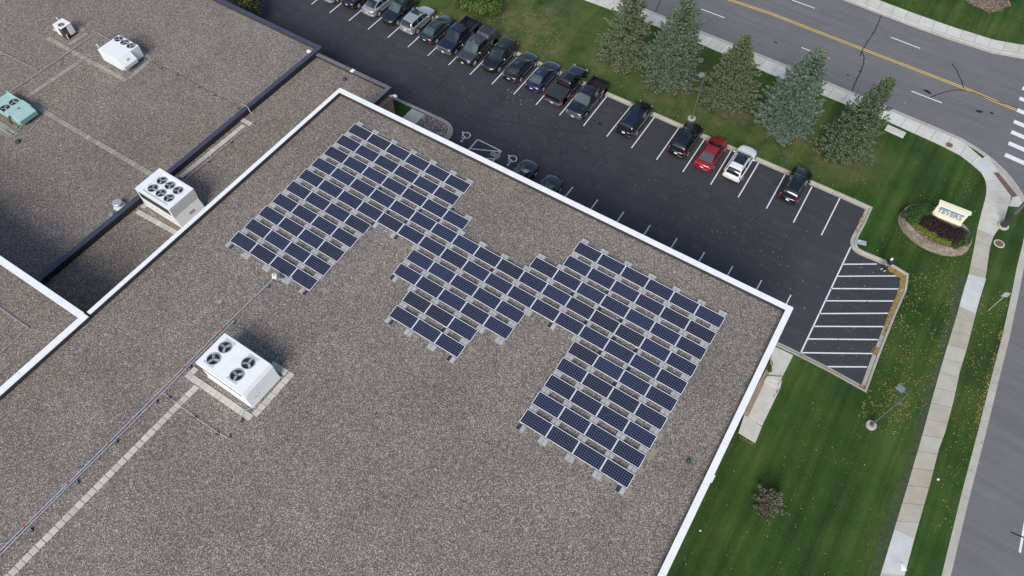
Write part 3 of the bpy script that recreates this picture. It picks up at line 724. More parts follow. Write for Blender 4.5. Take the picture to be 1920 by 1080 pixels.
paver_line(at2(257, 396.5, G_ST), at2(352, 449, G_ST), G_ST, 'from the left before the tall six fan unit', gC, 0.45)
a, b = Vector(at2(338, 333, G_ST)), Vector(at2(457.5, 235, G_ST))
paver_line(b, a, G_ST, 'from the top of the strip beside the navy parapet', gC, 0.447)
a, b = Vector(at2(453, 224, G_ST)), Vector(at2(472, 234, G_ST))
paver_line(a, b, G_ST, 'from the left at the head of the navy parapet strip', gC, 0.45)
paver_line(at2(267, 390, G_ST), at2(271, 386.5, G_ST), G_ST, 'at the left corner of the six fan unit', gC)
gD = 'weathered pavers on the rear roof'
L4 = lambda x, y: at2(x, y, G_LF)
sD = 20 / 154.2857 ; Zc = lambda zx, zy: L4(80 + zx * 210 / 1620, 20 + zy * 210 / 1620)
paver_line(Zc(75, 395), Zc(1222, 1020), G_LF, 'from the left of the row before the two rear white units', gD, 0.452, True)
paver_line(Zc(1250, 990), Zc(1590, 690), G_LF, 'from the front right of the three fan unit', gD, 0.45, True)
paver_line(Zc(1560, 690), Zc(1420, 600), G_LF, 'in the shade behind the three fan unit', gD, 0.45, True)
paver_line(Zc(372, 500), Zc(650, 325), G_LF, 'from the front beside the small white unit', gD, 0.45, True)
paver_line(Zc(615, 290), Zc(480, 215), G_LF, 'behind the small white unit', gD, 0.45, True)
paver_line(Zc(640, 655), Zc(700, 625), G_LF, 'off the crossing towards the three fan unit', gD, 0.45, True)
paver_line(Zc(575, 715), L4(48, 184), G_LF, 'from the crossing down to the green unit', gD, 0.45, True)
paver_line(L4(62, 197), L4(300, 336), G_LF, 'from the green unit along the path to the navy parapet', gD, 0.452, True)
paver_line(L4(-3, 230), L4(30, 252), G_LF, 'from the left before the green unit', gD, 0.44, True)
paver_line(L4(-6, 238), L4(25, 256), G_LF, 'from the left in the outer row before the green unit', gD, 0.44, True)

# ================================================================== ROOFTOP UNITS
def fan(root, c, r, z, mcol, ph=0.0, rim=None):
    f = MB(); f.lathe([(r + 0.05, 0), (r + 0.05, 0.035), (r, 0.05), (r - 0.015, 0.03), (r - 0.015, 0.004)], 28, (0, 0, 0), 0, cap=False)
    f.lathe([(r - 0.016, 0.004), (0.02, 0.003)], 28, (0, 0, 0), 1, cap=False)
    o = f.build('fan', [rim or mcol, M['black']], root, 40, (c[0], c[1], z))
    b = MB()
    for k in range(3):
        a = ph + k * 2 * math.pi / 3; ca, sa = math.cos(a), math.sin(a)
        pts = [(0.16 * r, -0.20 * r, .012), (0.90 * r, -0.27 * r, .010), (0.93 * r, 0.16 * r, .036), (0.16 * r, 0.18 * r, .034)]
        P = [(x * ca - y * sa, x * sa + y * ca, zz) for x, y, zz in pts]
        b.add(P + [(p[0], p[1], p[2] + 0.006) for p in P], [(3, 2, 1, 0), (4, 5, 6, 7), (0, 1, 5, 4), (1, 2, 6, 5), (2, 3, 7, 6), (3, 0, 4, 7)])
    b.lathe([(0.17 * r, 0.0), (0.17 * r, 0.045), (0.02, 0.05)], 12)
    b.build('fan_blade', M['fan'], o)
    g = MB()
    for q in (0.55, 0.8): g.lathe([(r * q, .052), (r * q + .008, .056)], 24, cap=False)
    for k in range(2):
        a = ph + .4 + k * math.pi / 2; g.box((0, 0, .054), (2 * r, .010, .006), a)
    g.build('fan_guard', M['coil'], o)
    return o
def wedge(x0, x1, y0, y1, z0, z1, dx0=0, dx1=0, dy0=0, dy1=0):   # box whose top is moved in or out
    return [(x0, y0, z0), (x1, y0, z0), (x1, y1, z0), (x0, y1, z0), (x0 + dx0, y0 + dy0, z1), (x1 + dx1, y0 + dy0, z1), (x1 + dx1, y1 + dy1, z1), (x0 + dx0, y1 + dy1, z1)]
# four-fan unit on the tall roof
u = thing('rooftop_unit', 'white four fan rooftop unit with sloping end, beside the long pipe run', 'air conditioner', (8.6, -21.9, G_HI), 0, 'rooftop air conditioners')
lx = lambda x: x - 8.6
ly = lambda y: y + 21.9
m = MB(); m.hexa(wedge(lx(6.80), lx(10.84), ly(-23.2), ly(-20.6), 0.0, 1.28, 0, -0.16)); m.build('casing', M['hvac'], u, bevel=0.02)
m = MB(); m.hexa(wedge(lx(6.43), lx(10.69), ly(-23.2), ly(-20.58), 1.42, 1.76, 0, -0.2)); m.build('top_cabinet', M['hvac'], u, bevel=0.025)
m = MB(); m.box((lx(8.5), ly(-21.9), 1.35), (4.05, 2.5, 0.14)); m.box((lx(8.4), ly(-23.205), 1.33), (3.9, .012, .1)); m.build('coil_slot', M['coil'], u)
m = MB(); m.box((lx(8.8), ly(-21.9), 0.04), (4.1, 2.7, 0.08)); m.build('roof_curb', M['hvac_dim'], u)
for i, (fx, ph) in enumerate(((7.25, .3), (9.32, .9))):
    for s in (-1, 1): MB().box((lx(fx), ly(-21.87) + s * 0.98, 1.775), (0.86, 0.16, 0.03)).build('fan_deck', M['hvac_dim'], u)
    for j, fy in enumerate((-22.38, -21.36)): fan(u, (lx(fx), ly(fy)), 0.42, 1.765, M['hvac_dim'], ph + j * .8, M['galv'])
m = MB()
m.box((lx(9.72), ly(-21.9), 1.762), (.008, 2.5, .012)); m.box((lx(8.3), ly(-21.9), 1.762), (.008, 2.5, .012)); m.build('panel_seam', M['hvac_dim'], u)
m = MB()
for yy, zz in ((-22.6, .62), (-22.45, .5), (-22.3, .64)): m.box((lx(10.80) - .16 * zz / 1.28 + .035, ly(yy), zz), (.012, .09, .05), ry=-.12)
m.build('label_plate', M['plastic'], u)
m = MB(); m.box((lx(8.0), ly(-23.21), .75), (.012 * 60, .02, .5)); m.box((lx(9.4), ly(-23.21), .75), (1.0, .02, .5)); m.build('access_door', M['hvac'], u, bevel=.008)
# six-fan unit on the low roof
u = thing('rooftop_unit', 'tall white six fan rooftop unit beside the navy parapet', 'air conditioner', (-9.9, -12.8, G_ST), 0, 'rooftop air conditioners')
lx = lambda x: x + 9.9
ly = lambda y: y + 12.8
HB = 2.30
m = MB(); m.hexa(wedge(lx(-11.98), lx(-7.55), ly(-14.15), ly(-11.55), 0.05, 1.22, 0, -0.42)); m.build('casing', M['hvac'], u, bevel=0.02)
m = MB(); m.hexa(wedge(lx(-11.98), lx(-7.97), ly(-14.15), ly(-11.5), 1.225, HB - .02)); m.build('top_cabinet', M['hvac'], u, bevel=0.025)
m = MB(); fx0, fx1, fy0, fy1 = lx(-11.3), lx(-8.45), ly(-13.9), ly(-11.75)
for bx in ((lx(-11.98) + .0, fx0, ly(-14.15), ly(-11.5)), (fx1, lx(-7.97), ly(-14.15), ly(-11.5)), (fx0, fx1, ly(-14.15), fy0), (fx0, fx1, fy1, ly(-11.5))):
    m.box(((bx[0] + bx[1]) / 2, (bx[2] + bx[3]) / 2, HB + .02), (bx[1] - bx[0], bx[3] - bx[2], .08))
m.build('top_frame', M['hvac'], u)
for i in range(3):
    for j in range(2): fan(u, (lx(-10.82 + i * .94), ly(-13.3 + j * .97)), 0.385, HB - .015, M['hvac_dim'], .4 * i + .9 * j, M['galv'])
m = MB(); m.box((lx(-9.95), ly(-14.16), 1.78), (3.5, .02, .72)); m.build('condenser_coil', M['coil'], u)
m = MB()
for k in range(10): m.box((lx(-11.6 + k * .37), ly(-14.172), 1.78), (.012, .01, .72))
m.build('coil_rail', M['pole'], u)
m = MB()
for xx, zz in ((-11.5, .75), (-10.9, .65), (-10.2, .8), (-9.6, .6), (-9.1, .85), (-8.4, .5)): m.box((lx(xx), ly(-14.16), zz), (.12, .02, .035))
m.build('door_latch', M['pole'], u)
m = MB(); m.box((lx(-7.75), ly(-12.7), .72), (.012, .5, .22), ry=-.34); m.build('label_plate', M['galv'], u)
# three-fan unit on the rear roof
u = thing('rooftop_unit', 'white rooftop unit with three fans in a row and an intake hood', 'air conditioner', (-26.4, -3.3, G_LF), 0, 'rooftop air conditioners')
lx = lambda x: x + 26.4
ly = lambda y: y + 3.3
m = MB(); m.hexa(wedge(lx(-27.9), lx(-25.18), ly(-4.58), ly(-2.05), .12, 1.40)); m.build('casing', M['hvac'], u, bevel=.02)
m = MB(); m.box((lx(-26.5), ly(-3.3), .06), (2.5, 2.3, .12)); m.build('roof_curb', M['coil'], u)
m = MB(); m.hexa([(lx(-25.18), ly(-4.6), .55), (lx(-24.62), ly(-4.6), .42), (lx(-24.62), ly(-3.05), .42), (lx(-25.18), ly(-3.05), .55), (lx(-25.18), ly(-4.6), 1.39), (lx(-24.62), ly(-4.6), .78), (lx(-24.62), ly(-3.05), .78), (lx(-25.18), ly(-3.05), 1.39)]); m.build('intake_hood', M['hvac'], u, bevel=.015)
m = MB(); m.box((lx(-24.612), ly(-3.82), .6), (.012, 1.4, .3)); m.build('hood_opening', M['hvac_dim'], u)
for i in range(3): fan(u, (lx(-27.42 + i * .86), ly(-2.5)), .37, 1.40, M['hvac_dim'], .5 * i, M['galv'])
m = MB(); m.box((lx(-26.5), ly(-3.05), 1.405), (2.7, .014, .012)); m.box((lx(-26.45), ly(-3.8), 1.405), (.014, 1.5, .012)); m.build('panel_seam', M['hvac_dim'], u)
m = MB(); m.tube([(lx(-28.1), ly(-4.3), .2), (lx(-28.1), ly(-4.3), 1.5), (lx(-28.28), ly(-4.3), 1.62)], .06, 8); m.build('flue', M['hvac_dim'], u)
m = MB(); m.box((lx(-24.86), ly(-3.75), 1.065), (.2, .3, .012), ry=.83); m.build('label_plate', M['galv'], u)
# small packaged unit
u = thing('rooftop_unit', 'small boxy white rooftop unit with one fan and a brown coil corner', 'air conditioner', (-34.0, -3.9, G_LF), 0, 'rooftop air conditioners')
lx = lambda x: x + 34.0
ly = lambda y: y + 3.9
m = MB(); m.prism([(lx(-34.62), ly(-4.52)), (lx(-33.97), ly(-4.52)), (lx(-33.97), ly(-3.93)), (lx(-33.4), ly(-3.93)), (lx(-33.4), ly(-3.38)), (lx(-34.62), ly(-3.38))], .1, 1.15); m.build('casing', M['hvac'], u, bevel=.015)
m = MB(); m.box((lx(-34.0), ly(-3.95), 1.19), (1.26, 1.18, .06)); m.build('lid', M['hvac'], u, bevel=.02)
m = MB(); m.box((lx(-33.72), ly(-4.22), .64), (.5, .56, 1.02)); m.build('coil_corner', M['brown_coil'], u)
fan(u, (lx(-33.85), ly(-4.1)), .26, 1.22, M['hvac_dim'], 0, M['stone'])
m = MB(); m.box((lx(-33.9), ly(-3.9), .05), (1.3, 1.2, .1)); m.build('roof_curb', M['black'], u)
m = MB(); m.tube([(lx(-34.85), ly(-3.7), .1), (lx(-34.85), ly(-3.7), 1.2), (lx(-35.0), ly(-3.7), 1.32)], .06, 8); m.build('flue', M['hvac_dim'], u)
m = MB(); m.box((lx(-35.05), ly(-4.1), .22), (.85, .7, .03), R(12)); m.build('drip_tray', M['hvac_dim'], u)
m = MB(); m.tube([(lx(-33.3), ly(-4.3), .5), (lx(-33.2), ly(-4.45), .5), (lx(-33.15), ly(-4.45), .12)], .04, 6); m.build('drain_pipe', M['hvac'], u)
# green unit
u = thing('rooftop_unit', 'pale green rooftop unit with two brown fans and rusty elbow', 'air conditioner', (-28.6, -13.5, G_LF), 0, 'rooftop air conditioners')
lx = lambda x: x + 28.6
ly = lambda y: y + 13.5
m = MB(); m.hexa(wedge(lx(-31.0), lx(-27.25), ly(-14.5), ly(-12.6), .1, .62)); m.build('casing', M['teal'], u, bevel=.02)
m = MB(); m.hexa([(lx(-28.95), ly(-14.5), .625), (lx(-27.1), ly(-14.5), .625), (lx(-27.1), ly(-12.62), .625), (lx(-28.95), ly(-12.62), .625), (lx(-28.6), ly(-14.5), 1.02), (lx(-27.5), ly(-14.5), 1.0), (lx(-27.5), ly(-12.62), 1.0), (lx(-28.6), ly(-12.62), 1.02)]); m.build('top_cabinet', M['teal'], u, bevel=.02)
m = MB(); m.hexa([(lx(-27.25), ly(-14.45), .2), (lx(-26.75), ly(-14.45), .35), (lx(-26.75), ly(-12.72), .35), (lx(-27.25), ly(-12.72), .2), (lx(-27.48), ly(-14.45), 1.0), (lx(-26.72), ly(-14.45), .78), (lx(-26.72), ly(-12.72), .78), (lx(-27.48), ly(-12.72), 1.0)]); m.build('intake_hood', M['teal'], u, bevel=.02)
m = MB(); m.box((lx(-26.715), ly(-13.58), .55), (.02, 1.65, .4)); m.build('hood_opening', M['teal_dk'], u)
m = MB(); m.box((lx(-28.9), ly(-13.5), .05), (3.4, 1.7, .1)); m.build('roof_curb', M['black'], u)
for yy, hh in ((-12.66, .22), (-14.46, .16)): MB().box((lx(-30.0), ly(yy), .71), (2.1, .06, hh)).build('fan_deck', M['teal'], u)
for i in range(2): fan(u, (lx(-29.45), ly(-14.02 + i * .93)), .36, .625, M['teal'], .6 * i, M['brown_coil'])
M['rust'] = plain('rusty steel', (0.10, 0.055, 0.035), 0.8, vary=0.3)
m = MB(); m.tube([(lx(-27.75), ly(-14.5), .95), (lx(-27.75), ly(-14.72), .85), (lx(-27.6), ly(-14.85), .4)], .13, 10); m.build('exhaust_elbow', M['rust'], u, 40)
m = MB(); m.box((lx(-27.9), ly(-13.5), 1.025), (.12, .22, .012)); m.build('label_plate', M['rust'], u)
m = MB(); m.tube([(lx(-27.4), ly(-14.6), .1), (lx(-27.2), ly(-14.9), .1), (lx(-27.1), ly(-14.9), .25)], .04, 6); m.build('gas_pipe', M['galv'], u)

K = (CAM.z - G_LF) / (CAM.z - 4.8)
for o in list(col.objects):
    if o.name.startswith('rooftop_unit') and o.type == 'EMPTY' and o.location.x < -20:
        o.location.x = CAM.x + (o.location.x - CAM.x) * K; o.location.y = CAM.y + (o.location.y - CAM.y) * K; o.scale = (K, K, K)

# ================================================================== PIPES, CABLES AND ROOF BITS
def pipe(name, label, cat, pts, z, r=0.03, mats=None, dz=0.13, group=None, marks=(), down=False):
    P = [Vector((*at2(*p, z + dz), z + dz)) if not (isinstance(p, Vector)) else p for p in pts]
    o0 = P[0].copy(); o0.z = z
    t = thing(name, label, cat, o0, 0, group)
    m = MB(); m.tube([p - o0 for p in P], r, 8); m.build('pipe', mats or M['galv'], t, 40)
    if marks:
        for p in marks:
            q = Vector((*at2(*p, z + dz), z + dz)) - o0; d = (P[-1] - P[0]).normalized()
            MB().tube([q - d * .07, q + d * .07], r + .006, 8).build('red_tape', M['red'], t)
    m = MB()
    for k in range(1, len(P)):
        n = int((P[k] - P[k - 1]).length / 3.0)
        for i in range(1, n + 1):
            q = P[k - 1].lerp(P[k], i / (n + 1)) - o0; d = (P[k] - P[k - 1]).normalized() * .05; m.tube([q - d, q + d], r * 1.35, 8)
    if m.v: m.build('coupling', M['galv'], t)
    return t
pipe('conduit', 'upper galvanised conduit running from the solar array to lower left', 'conduit', [(511, 524), (478.5, 555.5), (417, 615), (346, 687.5), (279, 754.5), (205, 829), (129, 905), (47.5, 985), (-30, 1063)], G_HI, 0.04, marks=[(475, 559), (416, 616), (345, 688.5), (278, 755), (204, 830), (128, 906), (46, 987)])
pipe('conduit', 'lower galvanised conduit beside the four fan unit, with a branch pipe', 'conduit', [(440, 601), (352, 687.5), (305, 736.5), (231, 810.5), (137, 902.5), (57, 983), (-28, 1070)], G_HI, 0.034)
pipe('gas_pipe', 'thin pipe looping from the conduit round to the four fan unit', 'pipe', [(305, 736.5), (365, 781.5), (407, 810.5), (425, 820.5), (433, 808), (452, 785), (458, 769), (473, 763.5)], G_HI, 0.02)
pipe('conduit', 'galvanised pipe bent in a corner on the far tall roof', 'pipe', [(-20, 559), (0, 578), (52.5, 615), (0, 662), (-20, 680)], G_HI, 0.028)
pipe('gas_pipe', 'long straight galvanised pipe across the rear roof past the pavers', 'pipe', [(-14, 193), (0, 184), (80, 131), (181, 61.5)], G_LF, 0.035)
pipe('gas_pipe', 'short pipe joining the three fan unit at its back', 'pipe', [(183, 62), (190, 66), (207, 75)], G_LF, 0.03)
pipe('conduit', 'thin conduit along the left edge of the rear roof', 'pipe', [(-10, 92), (3, 97), (42, 117), (70, 131)], G_LF, 0.028)
pipe('cable_run', 'thin grey cable from the three fan unit to the navy parapet', 'cable', [(262, 104), (301, 126), (331, 138), (373, 162), (402, 177), (450, 203)], G_LF, 0.02, M['pole'])
pipe('cable_run', 'cable looping over the navy parapet onto the low roof', 'cable', [Vector((*at2(452, 195, C_LF + .1), C_LF + .1)), Vector((*at2(464, 200, C_LF + .12), C_LF + .12)), Vector((*at2(468, 208, G_ST + .5), G_ST + .5)), Vector((*at2(475, 216, G_ST + .1), G_ST + .1))], G_ST, 0.03, M['galv'])
pipe('gas_pipe', 'grey pipe along the paver strip of the low roof', 'pipe', [(481, 225), (468, 236), (434, 264), (393, 299), (342, 341)], G_ST, 0.03)
pipe('gas_pipe', 'short pipe turning at the near corner of the green unit', 'pipe', [(-8, 243), (15, 257), (35, 243), (39, 238)], G_LF, 0.03)
t = at(54, 247, G_LF + .06); q = at(76, 222, G_LF + .06)
o = MB().tube([Vector((0, 0, .05)), Vector((q.x - t.x, q.y - t.y, .05))], .05, 8).build('loose_pipe', M['galv'], None, 40, (t.x, t.y, G_LF)); tag(o, 'loose pale pipe lying on the gravel beside the green unit', 'pipe')
sup = None
def support(px, z, label, group='rubber pipe supports on the roofs', red=False):
    global sup
    p = at(*px, z + .05)
    if sup is None:
        sup = thing('pipe_support', label, 'pipe support', (p.x, p.y, z), 0, group)
        m = MB(); m.hexa([(-.13, -.08, 0), (.13, -.08, 0), (.13, .08, 0), (-.13, .08, 0), (-.09, -.06, .09), (.09, -.06, .09), (.09, .06, .09), (-.09, .06, .09)]); m.build('rubber_foot', M['rubber'], sup)
        MB().box((0, 0, .12), (.2, .03, .06)).build('strut', M['galv'], sup)
    else: dup(sup, (p.x, p.y, z), rnd.uniform(-.3, .3), label, group, tree_of(sup))
for i, px in enumerate([(59, 993), (146, 903), (219, 828), (293, 752), (357, 688), (438, 604), (503, 537)]): support(px, G_HI, 'black rubber support under the double conduit, %s from the bottom' % nth(i + 1))
for i, px in enumerate([(317, 746), (366, 783), (408, 812), (430, 817), (453, 788)]): support(px, G_HI, 'black rubber support under the looping thin pipe, %s from the conduit' % nth(i + 1))
for i, px in enumerate([(301, 127), (331, 140), (373, 163), (402, 178), (447, 203)]): support(px, G_LF, 'dark support under the thin grey cable, %s from the three fan unit' % nth(i + 1))
for i, px in enumerate([(475, 229), (434, 266), (393, 302)]): support(px, G_ST, 'dark support under the low roof pipe, %s from its head' % nth(i + 1))
# combiner box
p = at(516, 519, G_HI + .5)
u = thing('combiner_box', 'grey electrical box on a post at the end of the solar array', 'electrical box', (p.x, p.y, G_HI))
MB().box((0, 0, .62), (.34, .2, .42), R(20), rx=-.5).build('box', M['hvac_dim'], u, bevel=.012)
MB().box((.02, -.06, .78), (.16, .10, .012), R(20), rx=.9).build('warning_label', M['red'], u)
m = MB(); m.tube([(.1, .05, 0), (.1, .05, .5)], .025, 6); m.tube([(-.1, .05, 0), (-.1, .05, .5)], .025, 6); m.tube([(.15, .1, .25), (.5, .35, .2), (.85, .75, .2)], .028, 6); m.tube([(.2, .05, .25), (.58, .3, .2), (.92, .7, .2)], .028, 6); m.build('post', M['galv'], u)
def vent(px, z, label, r=.13, h=.3, mats=None, cap=True):
    p = at(*px, z); u = thing('roof_vent', label, 'roof vent', (p.x, p.y, z))
    MB().lathe([(r * 1.9, 0), (r * 1.8, .03), (r, .08), (r, h)], 16).build('stack', mats or M['hvac_dim'], u, 40)
    if cap: MB().lathe([(r * 1.5, h - .06), (r * 1.5, h + .05), (r * 1.3, h + .10), (.02, h + .11)], 16).build('cap', mats or M['galv'], u, 40)
vent((224, 386), G_LF, 'round galvanised vent near the navy parapet', .27, .42)
vent((211, 404), G_LF, 'small dark vent tight against the navy parapet', .10, .12, M['teal_dk'])
def drain(px, z, label, r=.2):
    p = at(*px, z); u = thing('roof_drain', label, 'roof drain', (p.x, p.y, z), 0, 'dark domed roof drains')
    MB().lathe([(r * 1.35, 0), (r * 1.3, .03), (r, .05)], 16).build('flange', M['membrane'], u)
    M.setdefault('drain', plain('dark green cast iron', (0.035, 0.062, 0.058), 0.5))
    m = MB(); m.lathe([(r, .04), (r * .95, .14), (r * .6, .19), (.02, .2)], 16)
    for k in range(8): m.box((r * .96 * math.cos(k * .785), r * .96 * math.sin(k * .785), .1), (.02, .03, .14), k * .785)
    m.build('dome', M['drain'], u, 40)
drain((1291, 865), G_HI, 'dark green roof drain near the lawn side parapet', .13)
drain((646, 149), G_ST, 'dark roof drain on the low roof by the parapet', .16)
drain((34, 266), G_LF, 'dark roof drain below the green unit', .2)

# ================================================================== CARS
def lerp_st(st, y):
    if y <= st[0][0]: return st[0][1:]
    for a, b in zip(st, st[1:]):
        if y <= b[0]:
            t = (y - a[0]) / (b[0] - a[0]); return tuple(p + (q - p) * t for p, q in zip(a[1:], b[1:]))
    return st[-1][1:]
def cr(a, b, c, d, t):
    return .5 * ((2 * b) + (c - a) * t + (2 * a - 5 * b + 4 * c - d) * t * t + (3 * b - a - 3 * c + d) * t ** 3)
def densify(rings):
    """round the panels: spline through the ring points and through the stations"""
    out = []
    for r in rings:
        n = len(r); out.append([q for i in range(n) for q in (r[i], cr(r[i - 1], r[i], r[(i + 1) % n], r[(i + 2) % n], .5))])
    res = [out[0]]
    for i in range(len(out) - 1):
        a, b, c, d = out[max(0, i - 1)], out[i], out[i + 1], out[min(len(out) - 1, i + 2)]
        for t in (.5, 1.0): res.append([cr(p, q, u, v, t) for p, q, u, v in zip(a, b, c, d)])
    return res
def body_rings(st, nose=.30, tail=.17):
    rings = []; hw = max(q[1] for q in st); y0, y1 = st[0][0], st[-1][0]
    for y, w, zb, zs, zt in st:
        h = [(0, zb), (.80 * w, zb), (.955 * w, zb + .08), (.995 * w, zb + .22), (w, zb + (zs - zb) * .55), (.985 * w, zs - .04), (.945 * w, zs + .01), (.80 * w, zs + (zt - zs) * .72), (.45 * w, zt - .008), (0, zt)]
        ring = [Vector((x, y, z)) for x, z in h] + [Vector((-x, y, z)) for x, z in reversed(h[1:-1])]
        for p in ring:                        # noses and tails are rounded in plan
            q = min(1, abs(p.x) / hw) ** 2.3
            p.y -= nose * q * max(0, min(1, (y - (y1 - 1.1)) / 1.1)) ** 1.3
            p.y += tail * q * max(0, min(1, (y0 + .8 - y) / .8)) ** 1.3
        rings.append(ring)
    return densify(rings)
def cab_point(cb, y, s, side=1):            # s: 0 belt .. 1 roof edge .. 2 roof centre
    wb, zb, wt, zt, cr = lerp_st(cb, y)
    if s <= 1: return Vector((side * (wb + (wt - wb) * (s + .12 * math.sin(math.pi * s))), y, zb + (zt - zb) * s))
    t = s - 1; return Vector((side * wt * (1 - t), y, zt + cr * (1 - (1 - t) ** 2)))
def cabin_rings(cb):
    rings = []
    ys = sorted({c[0] for c in cb} | {cb[0][0] + (cb[-1][0] - cb[0][0]) * i / 14 for i in range(15)})
    ss = [0, .25, .5, .75, .92, 1.08, 1.3, 1.65, 2]
    for y in ys:
        a = [cab_point(cb, y, s) for s in ss]; b = [cab_point(cb, y, s, -1) for s in reversed(ss[:-1])]
        rings.append(a + b)
    return rings
def skin_patch(m, grid, d):                 # thin pane lying on the cabin: grid of points with outward offset already in
    n = len(grid[0]); vs = [p for r in grid for p in r]; fs = []
    for i in range(len(grid) - 1):
        for k in range(n - 1): fs.append((i * n + k, i * n + k + 1, (i + 1) * n + k + 1, (i + 1) * n + k))
    m.add(vs, fs, d)
WHEELS = {}
def wheel_mesh(r, wd, rimc):
    k = (round(r, 2), wd, rimc)
    if k not in WHEELS:
        t = MB(); t.lathe([(r * .62, -wd / 2), (r * .93, -wd / 2), (r, -wd * .36), (r, wd * .36), (r * .93, wd / 2), (r * .62, wd / 2)], 24, axis='X')
        q = MB(); q.lathe([(r * .64, -wd * .46), (r * .64, wd * .46), (r * .58, wd * .46), (r * .54, wd * .3), (.01, wd * .28)], 20, axis='X', m=1)
        q.lathe([(r * .68, wd * .44), (r * .68, wd * .52), (r * .56, wd * .52)], 20, axis='X', m=0, cap=False)
        for i in range(6):
            a = i * 2 * math.pi / 6
            q.box((wd * .44, math.cos(a) * r * .32, math.sin(a) * r * .32), (.04, r * .6, r * .24), rx=a)
        q.lathe([(r * .14, wd * .3), (r * .14, wd * .47), (.01, wd * .48)], 10, axis='X')
        q.lathe([(r * .60, -wd * .47), (.01, -wd * .47)], 12, axis='X', m=1, cap=False)
        WHEELS[k] = (t.mesh('tyre', M['tyre'], 40), q.mesh('rim', [M[rimc], M['black']], 40))
    return WHEELS[k]
def link(name, me, parent, loc=(0, 0, 0), rz=0):
    o = bpy.data.objects.new(name, me); col.objects.link(o); o.parent = parent; o.location = loc; o.rotation_euler.z = rz; return o
def wheels(t, xs, yf, yr, r, wd, rimc):
    ty, ri = wheel_mesh(r, wd, rimc)
    for s in (1, -1):
        for y in (yf, yr):
            o = link('wheel', ty, t, (s * xs, y, r), 0 if s > 0 else math.pi); link('rim', ri, o)
def arches(m, w, yf, yr, r, mi):
    for s in (1, -1):
        for y in (yf, yr):
            pts = []
            for k in range(25):
                a = math.pi * 1.16 * k / 24 - math.pi * .08
                pts.append((s * (w + .006), y + (r + .07) * math.cos(a), max(.06, r + (r + .07) * math.sin(a))))
            m.add(pts, [tuple(range(25)) if s > 0 else tuple(range(24, -1, -1))], mi)
def ell(name, t, c, d, mat, rz=0):
    m = MB(); m.ball((0, 0, 0), d, 0, 12, 8); return m.build(name, mat, t, 60, c, rz=rz)
PROF = {
 'sedan': dict(L=4.85, W=1.83, st=[(-2.42, .66, .42, .70, .82), (-2.37, .80, .32, .84, .95), (-2.2, .86, .24, .92, 1.03), (-1.8, .905, .2, .94, 1.05), (-1.0, .915, .19, .94, 1.0), (.3, .915, .19, .92, .97), (1.0, .91, .19, .89, .97), (1.6, .895, .2, .82, .92), (2.1, .85, .22, .74, .82), (2.33, .76, .26, .66, .73), (2.42, .60, .33, .58, .63)],
     cb=[(-1.88, .74, .98, .70, 1.0, .01), (-1.25, .80, .93, .63, 1.31, .03), (-.95, .815, .92, .60, 1.40, .04), (-.3, .825, .91, .60, 1.43, .045), (.15, .82, .91, .59, 1.415, .04), (.5, .815, .91, .64, 1.25, .03), (1.12, .78, .93, .72, .96, .01)],
     rear=(-1.80, -1.0), front=(.2, 1.06), side=(-1.55, .86), pillars=(-.42,), r=.33, yf=1.42, yr=-1.42, belt=.92),
 'suv': dict(L=4.65, W=1.86, st=[(-2.32, .72, .45, .78, .95), (-2.28, .84, .34, .92, 1.02), (-2.05, .90, .26, 1.02, 1.10), (-1.4, .925, .22, 1.04, 1.1), (0, .93, .22, 1.02, 1.06), (.75, .925, .22, 1.0, 1.08), (1.5, .91, .23, .93, 1.02), (2.0, .86, .25, .84, .92), (2.25, .77, .3, .72, .80), (2.33, .62, .36, .62, .68)],
     cb=[(-2.24, .78, 1.03, .72, 1.06, .01), (-1.98, .83, 1.02, .66, 1.45, .03), (-1.72, .85, 1.02, .64, 1.60, .04), (-.6, .86, 1.01, .66, 1.66, .05), (.0, .86, 1.01, .66, 1.64, .05), (.35, .85, 1.01, .68, 1.48, .035), (.95, .82, 1.03, .76, 1.07, .01)],
     rear=(-2.19, -1.80), front=(.06, .88), side=(-1.85, .72), pillars=(-.95, -.1), r=.36, yf=1.40, yr=-1.32, belt=1.02),
 'van': dict(L=5.1, W=1.98, st=[(-2.54, .80, .42, .80, .98), (-2.5, .91, .32, .94, 1.04), (-2.2, .965, .24, 1.02, 1.08), (-1.2, .985, .2, 1.03, 1.07), (.8, .985, .2, 1.0, 1.05), (1.4, .96, .21, .95, 1.05), (1.95, .92, .22, .86, .95), (2.35, .83, .26, .75, .83), (2.52, .66, .34, .64, .70)],
     cb=[(-2.48, .86, 1.03, .80, 1.07, .01), (-2.3, .90, 1.02, .74, 1.52, .03), (-2.1, .92, 1.02, .72, 1.66, .04), (-.4, .92, 1.01, .74, 1.73, .05), (.45, .92, 1.01, .72, 1.69, .05), (.85, .91, 1.01, .74, 1.47, .03), (1.6, .86, 1.03, .80, 1.06, .01)],
     rear=(-2.43, -2.16), front=(.52, 1.52), side=(-2.2, 1.3), pillars=(-1.15, -.1), r=.345, yf=1.62, yr=-1.42, belt=1.02),
}
